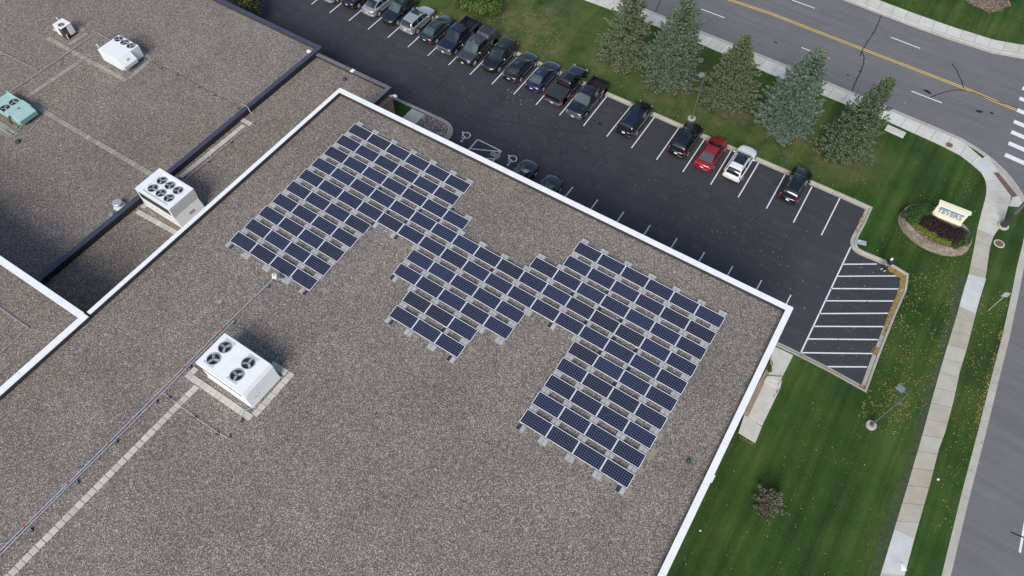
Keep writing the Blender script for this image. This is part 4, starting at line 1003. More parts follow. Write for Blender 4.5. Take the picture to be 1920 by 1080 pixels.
def glass_set(t, P, gl, gl2=None, side_gl=None):
    cb = P['cb']; e = .008
    def pane(name, y0, y1, lim, mat):
        g = []
        for i in range(7):
            y = y0 + (y1 - y0) * i / 6; row = []
            for k in range(9):
                f = -1 + k / 4; s = 1 if f >= 0 else -1
                p = cab_point(cb, y, 1 + (1 - abs(f) * lim), s)
                p.z += e + .003; p.y += e * (1 if y1 > 0 else -1); row.append(p)
            g.append(row)
        m = MB(); skin_patch(m, g, 0); o = m.build(name, mat, t, 60); fix_normals(o); return o
    pane('windshield', *P['front'], .93, gl); pane('rear_window', *P['rear'], .90, gl2 or gl)
    y0, y1 = P['side']; cuts = [y0] + [p for p in P['pillars']] + [y1]
    for s in (1, -1):
        for a, b in zip(cuts, cuts[1:]):
            a2, b2 = a + (.045 if a != y0 else 0), b - (.045 if b != y1 else 0)
            g = []
            for i in range(7):
                y = a2 + (b2 - a2) * i / 6
                g.append([cab_point(cb, y, q, s) + Vector((s * e, 0, 0)) for q in (.10, .35, .6, .86)])
            m = MB(); skin_patch(m, g, 0); o = m.build('side_window', side_gl or M['glass'], t, 60); fix_normals(o)
def car(kind, paint, label, x, y, heading, rz=0.0, gl='glass', gl2=None, rims='rim', rails=None, sunroof=None, plate=True, tail='taillight', scale=1.0, shade=None, trim=None, group='cars parked in the marked bays', cat='car', spoil=False):
    P = PROF[kind]
    t = thing('parked_car' if kind == 'sedan' else ('parked_van' if kind == 'van' else 'parked_suv'), label, cat, (x, y, 0.004), (0 if heading > 0 else math.pi) + rz, group)
    t.scale = (1, scale, 1)
    W, L = P['W'], P['L']
    m = MB(); m.loft(body_rings(P['st'])); m.loft(cabin_rings(P['cb'])); arches(m, P['st'][4][1], P['yf'], P['yr'], P['r'], 1)
    m.box((0, -.05, .24), (W * .985, L * .56, .10), m=1)
    o = m.build('body', [paint, M['black']], t, 42)
    glass_set(t, P, M[gl], M[gl2 or gl], M['glass'])
    wheels(t, P['st'][4][1] - .075, P['yf'], P['yr'], P['r'], .21, rims)
    hy, ry = L / 2, -L / 2
    zf = P['st'][-3][3]; zr = P['st'][1][3]
    for s in (1, -1):
        ell('headlight', t, (s * W * .33, hy - .27, zf - .05), (.11, .12, .05), M['headlight'], -s * .5)
        if kind == 'sedan': ell('taillight', t, (s * W * .38, ry + .17, zr + .0), (.17, .10, .075), M[tail], s * .35)
        else: ell('taillight', t, (s * W * .42, ry + .20, zr + .08), (.08, .10, .17), M[tail], s * .2)
        yb = P['front'][1] - .28
        ell('mirror', t, (s * (W * .5 + .07), yb, P['belt'] + .05), (.10, .06, .075), shade or paint, 0)
    if plate:
        MB().box((0, ry + (.045 if kind == 'sedan' else .03), zr - .10), (.31, .02, .16), rx=-.25).build('licence_plate', M['plate'], t)
    m = MB(); zb = .42
    m.box((0, hy - .055, .50), (W * .5, .05, .14)); m.build('grille', M['plastic'], t, bevel=.01)
    m = MB(); m.loft([[Vector((sx, yy, zz)) for sx, yy, zz in ((a * W * .43, ry + .10 * abs(a) ** 3 - .012, .40), (a * W * .43, ry + .10 * abs(a) ** 3 - .012, .55), (a * W * .43, ry + .16 + .1 * abs(a) ** 3, .55), (a * W * .43, ry + .16 + .1 * abs(a) ** 3, .40))] for a in (-1, -.8, -.4, 0, .4, .8, 1)])
    m.build('bumper', trim or paint, t, 40)
    if rails:
        for s in (1, -1):
            ys = [P['rear'][1] + .25, P['front'][0] - .12]
            pts = [cab_point(P['cb'], ys[0] + (ys[1] - ys[0]) * i / 8, 1.12, s) + Vector((0, 0, .045 if 0 < i < 8 else .0)) for i in range(9)]
            MB().tube(pts, .022, 6).build('roof_rail', rails, t, 40)
    if sunroof:
        a, b, mat = sunroof; g = []
        for i in range(6):
            yy = a + (b - a) * i / 5
            g.append([cab_point(P['cb'], yy, 1 + (1 - abs(f) * .80), 1 if f >= 0 else -1) + Vector((0, 0, .010)) for f in (-1, -.5, 0, .5, 1)])
        m = MB(); skin_patch(m, g, 0); o = m.build('sunroof', mat, t, 60); fix_normals(o)
    if spoil: MB().box((0, P['rear'][1] - .16, 1.57), (1.1, .22, .03), rx=-.1).build('rear_spoiler', paint, t, bevel=.01)
    m = MB()                                      # door shut lines and handles
    for s in (1, -1):
        for yy in P['pillars'] + (P['side'][1] - .05,): m.box((s * (lerp_st(P['st'], yy)[0] - .004), yy, .62), (.014, .012, .58))
    m.build('shut_line', M['black'], t)
    m = MB()
    for yy in (P['front'][1] + .02,): m.box((.22, yy, P['belt'] + .10), (.62, .025, .015), rz=.10); m.box((-.38, yy, P['belt'] + .10), (.55, .025, .015), rz=.06)
    m.build('wiper', M['black'], t)
    return t
def pickup(paint, label, x, y, heading, rz=0.0, bed='open', chrome=True, gl='glass', cargo=False, lightbar=False, rims='chrome', dull=None, L=5.75, mir=None):
    t = thing('pickup_truck', label, 'pickup truck', (x, y, 0.004), (0 if heading > 0 else math.pi) + rz, 'cars parked in the marked bays')
    W = 1.98; h = W / 2; b0, b1 = -L / 2 + .06, -L / 2 + 2.02     # bed from tailgate to cab
    cy = b1 + .06
    st = [(cy - .02, .955, .42, 1.10, 1.14), (cy + .3, .965, .38, 1.12, 1.15), (cy + 1.6, .965, .38, 1.10, 1.14), (cy + 2.1, .965, .38, 1.08, 1.20), (cy + 2.6, .955, .4, 1.04, 1.18), (L / 2 - .35, .93, .42, .98, 1.10), (L / 2 - .08, .87, .46, .90, .99), (L / 2, .78, .52, .78, .86)]
    cb = [(cy + .0, .87, 1.10, .83, 1.13, .01), (cy + .12, .89, 1.10, .76, 1.66, .03), (cy + .3, .90, 1.10, .73, 1.82, .05), (cy + 1.2, .90, 1.10, .74, 1.86, .06), (cy + 1.5, .90, 1.10, .72, 1.81, .05), (cy + 1.8, .89, 1.10, .76, 1.58, .03), (cy + 2.32, .85, 1.13, .80, 1.17, .01)]
    P = dict(cb=cb, front=(cy + 1.56, cy + 2.25), rear=(cy + .03, cy + .15), side=(cy + .22, cy + 2.05), pillars=(cy + .98,))
    m = MB(); m.loft(body_rings(st, .20, 0)); m.loft(cabin_rings(cb))
    for s in (1, -1):                              # bed walls, with rounded rails
        m.box((s * (h - .065), (b0 + b1) / 2, .80), (.11, b1 - b0, .68)); m.box((s * (h - .075), (b0 + b1) / 2, 1.155), (.15, b1 - b0, .035))
    m.box((0, b0 + .045, .82), (W - .26, .09, .62)); m.box((0, b1 - .03, .82), (W - .26, .06, .64)); m.box((0, (b0 + b1) / 2, .58), (W - .2, b1 - b0 - .04, .08))
    yf, yr, r = cy + 2.68, b0 + .86, .40
    arches(m, .992, yr, yr, r, 1); arches(m, .97, yf, yf, r, 1); m.box((0, .1, .42), (W * .9, L * .6, .12), m=1)
    m.build('body', [paint, M['black']], t, 42, bevel=0)
    glass_set(t, P, M[gl], M['glass'])
    wheels(t, h - .13, yf, yr, r, .26, rims)
    bl = MB(); bl.box((0, (b0 + b1) / 2, .63), (W - .30, b1 - b0 - .2, .03))
    for k in range(9): bl.box((-.72 + .18 * k, (b0 + b1) / 2, .65), (.06, b1 - b0 - .22, .03))
    for s in (1, -1): bl.box((s * (h - .128), (b0 + b1) / 2, .89), (.014, b1 - b0 - .2, .46)); bl.box((s * (h - .23), yr, .74), (.2, .8, .2))
    bl.build('bed_liner', M['plastic'], t)
    if bed == 'cover':
        c = MB(); c.box((0, (b0 + b1) / 2 + .02, 1.19), (W - .2, b1 - b0 - .06, .04)); c.build('tonneau_cover', M['tonneau'], t, bevel=.015)
        c = MB()
        for s in (1, -1): c.box((s * (h - .11), (b0 + b1) / 2 + .02, 1.215), (.025, b1 - b0 - .05, .02))
        c.build('cover_rail', M['pole'], t)
    if bed == 'topper':
        yy = [(b0 + .02, 1.18, .80), (b0 + .22, 1.78, .74), (b0 + .5, 1.86, .73), (b1 - .25, 1.84, .73), (b1 + .0, 1.60, .78)]
        c = MB(); c.loft([[Vector((h - .05, q[0], 1.165)), Vector((h - .10, q[0], 1.165 + (q[1] - 1.165) * .5)), Vector((q[2], q[0], q[1] - .05)), Vector((q[2] * .6, q[0], q[1])), Vector((-q[2] * .6, q[0], q[1])), Vector((-q[2], q[0], q[1] - .05)), Vector((-h + .10, q[0], 1.165 + (q[1] - 1.165) * .5)), Vector((-h + .05, q[0], 1.165))] for q in yy])
        to = c.build('topper', paint, t, 40)
        c = MB(); c.box((0, (b0 + b1) / 2, 1.872), (1.0, 1.25, .012)); c.build('topper_panel', dull or M['tonneau'], to)
        for s in (1, -1):
            c = MB(); c.box((s * (h - .145), (b0 + b1) / 2 + .05, 1.47), (.012, 1.45, .36), ry=-s * .22); c.build('topper_window', M['glass'], to)
    tr = M['chrome'] if chrome else M['plastic']
    m = MB(); m.loft([[Vector((a * .90, L / 2 - .09 * abs(a) ** 3 + d, z)) for d, z in ((.06, .50), (.06, .70), (-.2, .72), (-.2, .50))] for a in (-1, -.8, -.4, 0, .4, .8, 1)]); m.build('bumper', tr, t, 40)
    m = MB()
    for z in ((.80, .90, .98) if chrome else (.80,)): m.box((0, L / 2 + .02 - (z - .8) * .3, z), (1.12, .06, .05))
    m.build('grille_bar', tr, t, bevel=.008)
    m = MB(); m.box((0, L / 2 - .02, .86), (1.1, .06, .26)); m.build('grille', M['plastic'], t)
    m = MB(); m.box((0, -L / 2 + .0, .58), (1.75, .16, .16)); m.build('bumper', tr if chrome else M['chrome'], t, bevel=.02)
    for s in (1, -1):
        MB().box((s * .73, L / 2 - .06, .90), (.30, .14, .19), rz=-s * .25).build('headlight', M['headlight'], t, bevel=.03)
        MB().box((s * (h - .08), b0 + .0, .98), (.13, .07, .34)).build('taillight', M['taillight'], t, bevel=.015)
        mo = MB(); mo.ball((s * (h + .13), cy + 1.92, 1.24), (.11, .06, .10), 0, 10, 6); mo.box((s * (h + .02), cy + 1.93, 1.18), (.16, .05, .04)); mo.build('mirror', mir or paint, t, 50)
        MB().tube([(s * (h + .01), cy + .2, .46), (s * (h + .01), cy + 1.9, .46)], .035, 6).build('side_step', tr if chrome else M['plastic'], t)
    for y_, rx in ((-L / 2 - .085, 0), (L / 2 + .07, 0)): MB().box((0 if y_ < 0 else .0, y_, .60), (.31, .02, .16)).build('licence_plate', M['plate'], t)
    m = MB()
    for s in (1, -1):
        for yy in (cy + .1, cy + .98, cy + 2.0): m.box((s * .966, yy, .78), (.012, .012, .56))
    m.build('shut_line', M['black'], t)
    if lightbar: MB().box((0, cy + 1.42, 1.875), (.28, .09, .03)).build('cab_light', M['amber'], t, bevel=.01)
    else: MB().box((0, cy + .13, 1.77), (.34, .03, .05)).build('brake_light', M['taillight'], t)
    m = MB()
    for k in range(5): m.box((-.44 + .22 * k, cy + .75, 1.914 - abs(k - 2) * .008), (.03, .95, .008))
    m.build('roof_rib', paint, t)
    return t, (b0, b1)
C_ = dict(black=(.0045, .005, .0065), navyblack=(.006, .0075, .013), navy=(.010, .013, .035), blue=(.013, .016, .058), darkgrey=(.022, .026, .034), green=(.034, .046, .054), silver=(.46, .48, .50), grey=(.075, .078, .085), red=(.30, .012, .020), white=(.74, .75, .76), plum=(.012, .010, .022))
for k, c in C_.items(): M['c_' + k] = paint_mat('car paint ' + k, c, .55 if k in ('silver', 'grey', 'darkgrey', 'green') else .25 if k in ('navy', 'blue', 'red', 'plum') else 0.0, .30)
M['tonneau'] = plain('black vinyl cover', (.028, .03, .034), .55)
x = -21.25; car('sedan', M['c_silver'], 'silver car cut by the top edge, leftmost in the parking row', x, 18.2 + 2.43, 1, gl='glass_lt')
x = -18.6; car('sedan', M['c_plum'], 'dark plum sedan with red tail lamps, second from the left in the row', x, 18.75 + 2.43, 1, gl='glass_lt')
x = -15.85; car('sedan', M['c_silver'], 'silver sedan with dark rear window, tail towards the aisle', x, 18.95 + 2.43, 1)
x = -13.2; car('suv', M['c_navyblack'], 'black crossover parked nose out beside the silver sedan', x, 18.95 + 2.33, -1, rails=M['c_black'], gl='glass_lt', cat='suv')
x = -10.5; car('suv', M['c_silver'], 'silver crossover with sunroof and tall red tail lamps', x, 18.95 + 2.33, 1, sunroof=(-.55, .0, M['glass']), cat='suv', trim=M['chrome'])
x = -7.85; car('sedan', M['c_green'], 'old grey green sedan beside the silver crossover', x, 18.85 + 2.43, 1, gl='glass', gl2='glass_lt')
x = -5.15; pickup(M['c_navy'], 'dark blue pickup with chrome grille and empty open bed', x, 18.6 + 2.9, -1, chrome=True)
x = -2.45; pickup(M['c_grey'], 'grey pickup with a camper topper on its bed', x, 18.45 + 2.75, -1, bed='topper', chrome=False, gl='glass_lt', lightbar=True, rims='rim', L=5.6, mir=M['chrome'])
x = 0.25; car('suv', M['c_black'], 'black suv parked nose out beside the grey topper pickup', x, 18.9 + 2.5, -1, scale=1.07, gl='glass', shade=M['chrome'], cat='suv')
x = 2.95; car('sedan', M['c_darkgrey'], 'dark slate grey sedan between the black suv and the blue sedan', x, 18.9 + 2.43, 1, gl='glass', gl2='glass')
x = 5.65; car('sedan', M['c_blue'], 'deep blue sedan with dark roof reflections beside the black pickup', x, 19.0 + 2.43, 1, gl='glass', gl2='glass_lt')
x = 8.4; pickup(M['c_black'], 'black pickup with a flat black bed cover', x, 18.6 + 2.95, 1, bed='cover', chrome=False)
x = 11.15; tk, (b0, b1) = pickup(M['c_navyblack'], 'dark navy pickup nose out with tools in its open bed', x, 18.15 + 2.9, -1, chrome=True, gl='glass_lt')
x = 16.5; car('van', M['c_navy'], 'dark navy minivan alone between two empty bays', x, 18.75 + 2.55, 1, rails=M['c_navyblack'], gl='glass', rims='rim')
x = 21.95; car('suv', M['c_black'], 'black suv with reflective rear glass beside the red sedan', x, 19.2 + 2.4, 1, scale=1.03, rails=M['c_black'], cat='suv')
x = 24.75; car('sedan', M['c_red'], 'bright red sedan between the black suv and the white suv', x, 19.05 + 2.33, 1, scale=.95, gl2='glass_lt')
x = 27.6; car('suv', M['c_white'], 'white suv with a black glass roof and chrome rails', x, 19.3 + 2.4, 1, scale=1.03, rails=M['chrome'], sunroof=(-1.15, .02, M['glass']), cat='suv', trim=M['plastic'])
x = 33.05; car('suv', M['c_black'], 'black suv at the right end of the row with silver roof rails', x, 19.75 + 2.35, 1, rails=M['chrome'], cat='suv', trim=M['plastic'])
car('sedan', M['c_navyblack'], 'dark car partly hidden by the white parapet, left of two', at(992, 308, .9).x, at(1003, 311, .7).y - 1.95, 1, gl='glass_lt', group='cars parked in the marked bays')
car('sedan', M['c_navyblack'], 'dark car nearly hidden by the white parapet, right of two', at(1038, 337, .9).x, at(1050, 341, .7).y - 1.95, 1, gl='glass_lt')
# load in the open bed
lo = thing('tool_crate', 'black tool tray with yellow handles lying in the pickup bed', 'tool box', (tk.location.x, tk.location.y - (b1 - .45), .68), .05)
MB().box((0, 0, .11), (1.1, .42, .2)).build('tray', M['plastic'], lo, bevel=.01)
m = MB()
for k in range(3): m.box((-.3 + .28 * k, .05, .23), (.2, .3, .06), .2 * k)
m.build('tool', M['pole'], lo)
M['toolyellow'] = plain('yellow plastic', (.65, .42, .03), .5)
m = MB()
for x_, y_, a in ((.15, -.1, .3), (.36, -.16, 1.2), (.48, .1, 1.5), (-.4, .1, .4)): m.box((x_, y_, .28), (.16, .05, .05), a)
m.build('handle', M['toolyellow'], lo)

# ================================================================== TREES AND PLANTS
def foliage(name, stops, vary=0.22, rough=0.8, trans=0.0):
    m, nt, b = newmat(name)
    isl = N(nt, 'ShaderNodeNewGeometry').outputs['Random Per Island']
    v = coords(nt); big = noise(nt, v, 0.9, 4, 0.6)
    add = N(nt, 'ShaderNodeMath', operation='MULTIPLY_ADD'); nt.links.new(isl, add.inputs[0]); add.inputs[1].default_value = 0.45
    sh = N(nt, 'ShaderNodeMath', operation='MULTIPLY_ADD'); nt.links.new(big, sh.inputs[0]); sh.inputs[1].default_value = 1.1; sh.inputs[2].default_value = -0.28
    nt.links.new(sh.outputs[0], add.inputs[2])
    c = ramp(nt, add.outputs[0], stops)
    nt.links.new(c, b.inputs['Base Color']); b.inputs['Roughness'].default_value = rough; b.inputs['Specular IOR Level'].default_value = .25
    return m
M['bark'] = plain('spruce bark', (.075, .055, .042), .95, vary=.3)
def spindle(V, Fc, p, d, L, wd, rn):
    a = d.orthogonal().normalized(); b = d.cross(a); th = rn.random() * 1.6
    a, b = a * math.cos(th) + b * math.sin(th), b * math.cos(th) - a * math.sin(th)
    k = len(V); q = p + d * L * .42
    V += [p, q + a * wd, q + b * wd, q - a * wd, q - b * wd, p + d * L]
    Fc += [(k, k + 2, k + 1), (k, k + 3, k + 2), (k, k + 4, k + 3), (k, k + 1, k + 4), (k + 5, k + 1, k + 2), (k + 5, k + 2, k + 3), (k + 5, k + 3, k + 4), (k + 5, k + 4, k + 1)]
def spruce(label, x, y, h, rad, stops, seed, dense=1.0, lean=(0, 0), droop=.25, thin=0, base=.45, power=.85, group='spruces along the avenue', name='spruce_tree', tuft=1.0):
    rn = random.Random(seed); t = thing(name, label, 'tree', (x, y, LZ), 0, group)
    ax = lambda z: Vector((lean[0] * z / h, lean[1] * z / h, z))
    m = MB(); n = 7
    m.tube([ax(0) - Vector((0, 0, .1))] + [ax(h * i / n) for i in range(1, n + 1)], [.028 * h] + [.024 * h * (1 - i / n) + .012 for i in range(1, n + 1)], 8)
    lim = MB()
    V, Fc = [], []
    z = base
    while z < h - .12:
        f = (z - base) / (h - base); R0 = rad * (1 - f) ** power + .10
        nb = max(4, int((7 + 11 * (1 - f)) * dense)); ph = rn.random() * 6.28
        if thin and rn.random() < thin * f: nb = max(3, nb // 2)
        for k in range(nb):
            a = ph + 6.283 * k / nb + rn.uniform(-.28, .28)
            L = R0 * rn.uniform(.72, 1.14) * (1 + .10 * math.sin(3 * a + seed) + .07 * math.sin(5 * a + 2 * seed + z))
            out = Vector((math.cos(a), math.sin(a), 0))
            st = ax(z); up0 = .42 * f + .05 - droop * (1 - f)
            pts = []
            for i in range(6):
                s = i / 5; pts.append(st + out * L * s + Vector((0, 0, L * (up0 * s + .22 * s * s))))
            if L > 1.0: lim.tube(pts[:5], [.035, .03, .025, .018, .010], 5)
            cnt = max(5, int(L * 8.5 * dense * (1.0 if not thin else 1 - thin * .35)))
            for i in range(cnt):
                s = .22 + .78 * (i + rn.random()) / cnt; u = s * 5; j = min(4, int(u)); p = pts[j].lerp(pts[j + 1], u - j)
                sp = (1 - s) * L * .40 + .10
                side = 1 if i % 2 else -1
                tang = Vector((-out.y, out.x, 0)) * side
                d = (out * rn.uniform(.5, 1.0) + tang * rn.uniform(.35, 1.1) + Vector((0, 0, rn.uniform(-.30, .30)))).normalized()
                q = p.copy(); nn = max(1, int(sp / .20))
                for w in range(nn):
                    dd = (d + Vector((rn.uniform(-.5, .5), rn.uniform(-.5, .5), rn.uniform(-.05, .75)))).normalized()
                    spindle(V, Fc, q, dd, rn.uniform(.26, .46) * tuft, rn.uniform(.075, .135) * tuft, rn); q = q + d * .19
            spindle(V, Fc, pts[-1] - out * .1, (pts[-1] - pts[-2]).normalized(), .42 * tuft, .085 * tuft, rn)
        z += (.30 + .14 * (1 - f)) * rn.uniform(.8, 1.2)
    for i in range(14):
        d = Vector((rn.uniform(-.6, .6), rn.uniform(-.6, .6), 1)).normalized(); spindle(V, Fc, ax(h - .5 + i * .035), d, .36, .06, rn)
    m.build('trunk', M['bark'], t, 60); lim.build('limb', M['bark'], t, 60)
    c = MB(); c.v = [tuple(p) for p in V]; c.f = Fc; c.mi = [0] * len(Fc)
    c.build('crown', foliage(name + ' needles %d' % seed, stops), t)
    return t
olive = [(0.0, (.046, .062, .030)), (.35, (.086, .110, .056)), (.65, (.125, .148, .080)), (1, (.17, .19, .12))]
bluegr = [(0.0, (.040, .062, .036)), (.35, (.080, .113, .070)), (.65, (.120, .153, .102)), (1, (.17, .20, .148))]
blue = [(0.0, (.042, .066, .045)), (.35, (.084, .122, .088)), (.65, (.125, .166, .125)), (1, (.185, .225, .18))]
green = [(0.0, (.034, .056, .028)), (.35, (.068, .102, .050)), (.65, (.105, .138, .072)), (1, (.15, .175, .105))]
spruce('leftmost olive green spruce, its tip cut by the top edge', 11.1, 28.8, 8.9, 2.95, olive, 3, .9, (.1, .2), .20, thin=.45)
spruce('tall grey green spruce, second from the left, left of the lamp post', 16.6, 28.6, 10.3, 3.0, bluegr, 5, 1.0, (.1, .1), .16, thin=.2)
spruce('broad dark olive spruce right behind the lamp post', 22.8, 28.8, 8.2, 2.85, [(p, tuple(x * .93 for x in c)) for p, c in olive], 8, 1.05, (.0, .1), .10, power=.95, thin=.15)
spruce('blue spruce with dense shelving branches, fourth from the left', 29.1, 28.9, 9.6, 2.8, blue, 11, 1.1, (.3, .1), .14, power=.75)
spruce('sparse green spruce at the right end beside the concrete slab', 34.9, 29.1, 9.2, 2.6, green, 14, .8, (.9, .2), .22, thin=.55)
p = at(1437, 946, LZ)
spruce('small sick spruce with bare grey twigs alone on the lawn', p.x, p.y, 2.0, 1.05, [(0, (.03, .05, .028)), (.36, (.075, .095, .058)), (.52, (.14, .115, .085)), (1, (.24, .205, .18))], 19, .9, (0, 0), .05, base=.15, group=None, name='young_spruce', tuft=.62)
M['leaf_g'] = foliage('green and yellowing leaves', [(0, (.030, .058, .012)), (.4, (.062, .105, .022)), (.7, (.11, .15, .03)), (1, (.26, .22, .035))])
M['leaf_d'] = foliage('dark leaves', [(0, (.022, .032, .012)), (.45, (.05, .06, .022)), (.75, (.10, .095, .03)), (1, (.20, .13, .04))])
def leafy(name, label, cat, x, y, z0, blobs, mat, seed, leaf=.15, n=700, stem=True, h=0):
    rn = random.Random(seed); t = thing(name, label, cat, (x, y, z0))
    V, Fc = [], []
    for (bx, by, bz, r, rz) in blobs:
        for i in range(int(n * r * r)):
            d = Vector((rn.gauss(0, 1), rn.gauss(0, 1), rn.gauss(0, 1))).normalized() * (rn.random() ** .38)
            wob = 1 + .22 * math.sin(4 * d.x + seed + bx) * math.sin(5 * d.y + by)
            p = Vector((bx + d.x * r * wob, by + d.y * r * wob, bz + d.z * rz * wob))
            if p.z < .03: continue
            u = (d + Vector((rn.uniform(-.9, .9), rn.uniform(-.9, .9), rn.uniform(-.3, 1.2)))).normalized(); a = u.orthogonal().normalized(); b = u.cross(a)
            th = rn.random() * 6; a, b = a * math.cos(th) + b * math.sin(th), b * math.cos(th) - a * math.sin(th); s = leaf * rn.uniform(.6, 1.25)
            k = len(V); V += [p - a * s, p - b * s * .5, p + a * s, p + b * s * .5]; Fc.append((k, k + 1, k + 2, k + 3))
    c = MB(); c.v = [tuple(p) for p in V]; c.f = Fc; c.mi = [0] * len(Fc); c.build('crown', mat, t)
    if stem:
        m = MB()
        for (bx, by, bz, r, rz) in blobs: m.tube([(bx * .15, by * .15, -.1), (bx * .4, by * .4, bz * .5), (bx, by, bz)], [.09 + .02 * h, .06, .02], 6)
        m.build('trunk', M['bark'], t, 60)
    return t
p = at(893, 17, LZ)
leafy('leafy_tree', 'low green and yellow leafy tree over mulch at the top edge', 'tree', p.x, p.y, LZ, [(-1.9, .2, 1.3, 1.35, 1.2), (-.3, -.5, 1.0, 1.1, .95), (1.0, -.3, 1.3, 1.25, 1.15), (2.3, .2, 1.2, 1.0, 1.0), (0, .8, 2.2, 1.7, 1.5), (-1, -.1, 2.4, 1.2, 1.0), (1.3, .7, 2.4, 1.3, 1.1)], M['leaf_g'], 4, .15, 620, h=3)
p = at(446, 2, 2.6)
leafy('leafy_tree', 'dark autumn tree peeping over the navy parapet at the top', 'tree', p.x, p.y + .6, 0, [(-.7, .2, 2.5, 1.1, 1.1), (.6, 0, 2.3, 1.0, 1.0), (0, .6, 3.0, 1.2, 1.1), (1.3, .4, 1.7, .8, .8), (-1.5, .6, 2.9, 1.0, 1.0)], M['leaf_d'], 6, .13, 700, h=3)

# ------------------------------------------------------------------ sign island
RC = Vector((45.45, 24.35, 0)); RX, RY, RH = 3.1, 2.25, .78
M['ringstone'] = concrete('tumbled wall stone', (.30, .25, .205), .3)
ring = thing('retaining_wall', 'oval stacked stone retaining wall holding the sign planting', 'wall', (RC.x, RC.y, LZ))
ro = R(-6)
def ep(a, k=0.0): x, y = (RX + k) * math.cos(a), (RY + k) * math.sin(a); return (x * math.cos(ro) - y * math.sin(ro), x * math.sin(ro) + y * math.cos(ro))
m = MB()
for c in range(5):
    nst = 54
    for i in range(nst):
        a0, a1 = 2 * math.pi * (i + (c % 2) * .5) / nst + .006, 2 * math.pi * (i + 1 + (c % 2) * .5) / nst - .006
        k = .10 - .035 * c + rnd.uniform(-.008, .008)
        m.prism([ep(a0, k), ep(a1, k), ep(a1, k - .26), ep(a0, k - .26)], c * .13, c * .13 + .118)
o = m.build('course', M['ringstone'], ring, bevel=.0); o['kind'] = 'stuff'; fix_normals(o)
m = MB(); nst = 48
for i in range(nst):
    a0, a1 = 2 * math.pi * i / nst + .005, 2 * math.pi * (i + 1) / nst - .005
    m.prism([ep(a0, .0), ep(a1, .0), ep(a1, -.34), ep(a0, -.34)], .652, .72)
o = m.build('coping', M['ringstone'], ring); fix_normals(o)
m = MB(); m.sheet([ep(2 * math.pi * i / 48, -.2) for i in range(48)], .63); m.build('soil_fill', M['mulch'], ring)
m = MB(); m.prism([ep(2 * math.pi * i / 48, -.16) for i in range(48)], 0, .60); m.build('core', M['joint'], ring)
p0, p1 = at(1743, 402.6, 1.1), at(1800.5, 425.5, 1.1)
sd = (p1 - p0); srz = math.atan2(sd.y, sd.x); sw = sd.length; scn = (p0 + p1) / 2
M['cream'] = plain('cream stucco', (.74, .71, .55), .7, vary=.04)
sg = thing('monument_sign', 'cream monument sign with raised letters under a blue bar', 'sign', (scn.x, scn.y, LZ), srz)
m = MB(); m.box((0, .2, .78), (sw - .4, .30, .5)); m.build('plinth', M['tan'], sg)
m = MB(); m.box((0, .2, 1.12), (sw + .02, .44, .10)); m.box((0, .2, 1.03), (sw - .10, .36, .10)); m.build('base_moulding', M['cream'], sg, bevel=.015)
m = MB(); m.box((0, .2, 1.86), (sw - .16, .26, 1.40)); m.build('face', M['cream'], sg, bevel=.01)
m = MB(); m.box((0, .2, 2.58), (sw - .06, .34, .08)); m.box((0, .2, 2.66), (sw + .06, .44, .09)); m.build('cornice', M['cream'], sg, bevel=.015)
M['signblue'] = plain('sign blue', (.035, .22, .46), .45)
M['letter'] = plain('silver grey letter', (.30, .34, .40), .35, .3)
m = MB(); m.box((.03, .06, 2.22), (sw - .62, .05, .11)); m.build('blue_bar', M['signblue'], sg)
word = 'TEYERS'
for i, ch in enumerate(word):
    cu = bpy.data.curves.new('letter', 'FONT'); cu.body = ch; cu.size = .66; cu.extrude = .035; cu.align_x = 'CENTER'; cu.offset = .004
    tmp = bpy.data.objects.new('tmp', cu); col.objects.link(tmp)
    dg = bpy.context.evaluated_depsgraph_get(); me = bpy.data.meshes.new_from_object(tmp.evaluated_get(dg)); bpy.data.objects.remove(tmp)
    me.materials.clear(); me.materials.append(M['letter'])
    o = bpy.data.objects.new('letter', me); col.objects.link(o); o.parent = sg
    o.location = (-(sw - .95) / 2 + (sw - .95) * i / (len(word) - 1), -.0 + .035, 1.66); o.rotation_euler = (R(90), 0, 0)
def rl(px, z=.9): p = at(*px, z); return p
M['barberry'] = foliage('dark purple leaves', [(0, (.012, .008, .010)), (.5, (.026, .016, .018)), (1, (.055, .026, .028))])
M['hedge'] = foliage('clipped green leaves', [(0, (.016, .038, .010)), (.5, (.040, .082, .018)), (1, (.085, .14, .03))])
M['lime'] = foliage('yellow green leaves', [(0, (.05, .085, .012)), (.5, (.12, .17, .02)), (1, (.24, .27, .045))])
def planting(name, label, cat, items, mat, seed, leaf, n):
    """items: pixel of the clump's middle, radius, height"""
    c0 = rl(items[0][0]); B = []
    for px, r, hh in items:
        q = rl(px, LZ + .63 + hh * .45); B.append((q.x - c0.x, q.y - c0.y, hh * .42, r, hh * .55))
    return leafy(name, label, cat, c0.x, c0.y, LZ + .63, B, mat, seed, leaf, n)
planting('green_shrub', 'clipped green shrub mound at the left of the monument sign', 'shrub', [((1718, 400), .85, .9), ((1732, 396), .8, .9), ((1714, 410), .6, .7), ((1742, 402), .55, .75), ((1708, 412), .5, .6), ((1703, 403), .6, .6), ((1722, 393), .7, .7), ((1738, 390), .6, .7)], M['hedge'], 31, .075, 2400)
planting('purple_barberry', 'dark purple barberry mass in front of the monument sign', 'shrub', [((1733, 414), .62, .8), ((1745, 414), .7, .85), ((1757, 422), .72, .85), ((1770, 428), .72, .85), ((1783, 434), .72, .85), ((1794, 440), .66, .8), ((1772, 438), .6, .75), ((1788, 448), .55, .7), ((1800, 436), .5, .7), ((1748, 424), .5, .7)], M['barberry'], 33, .07, 2600)
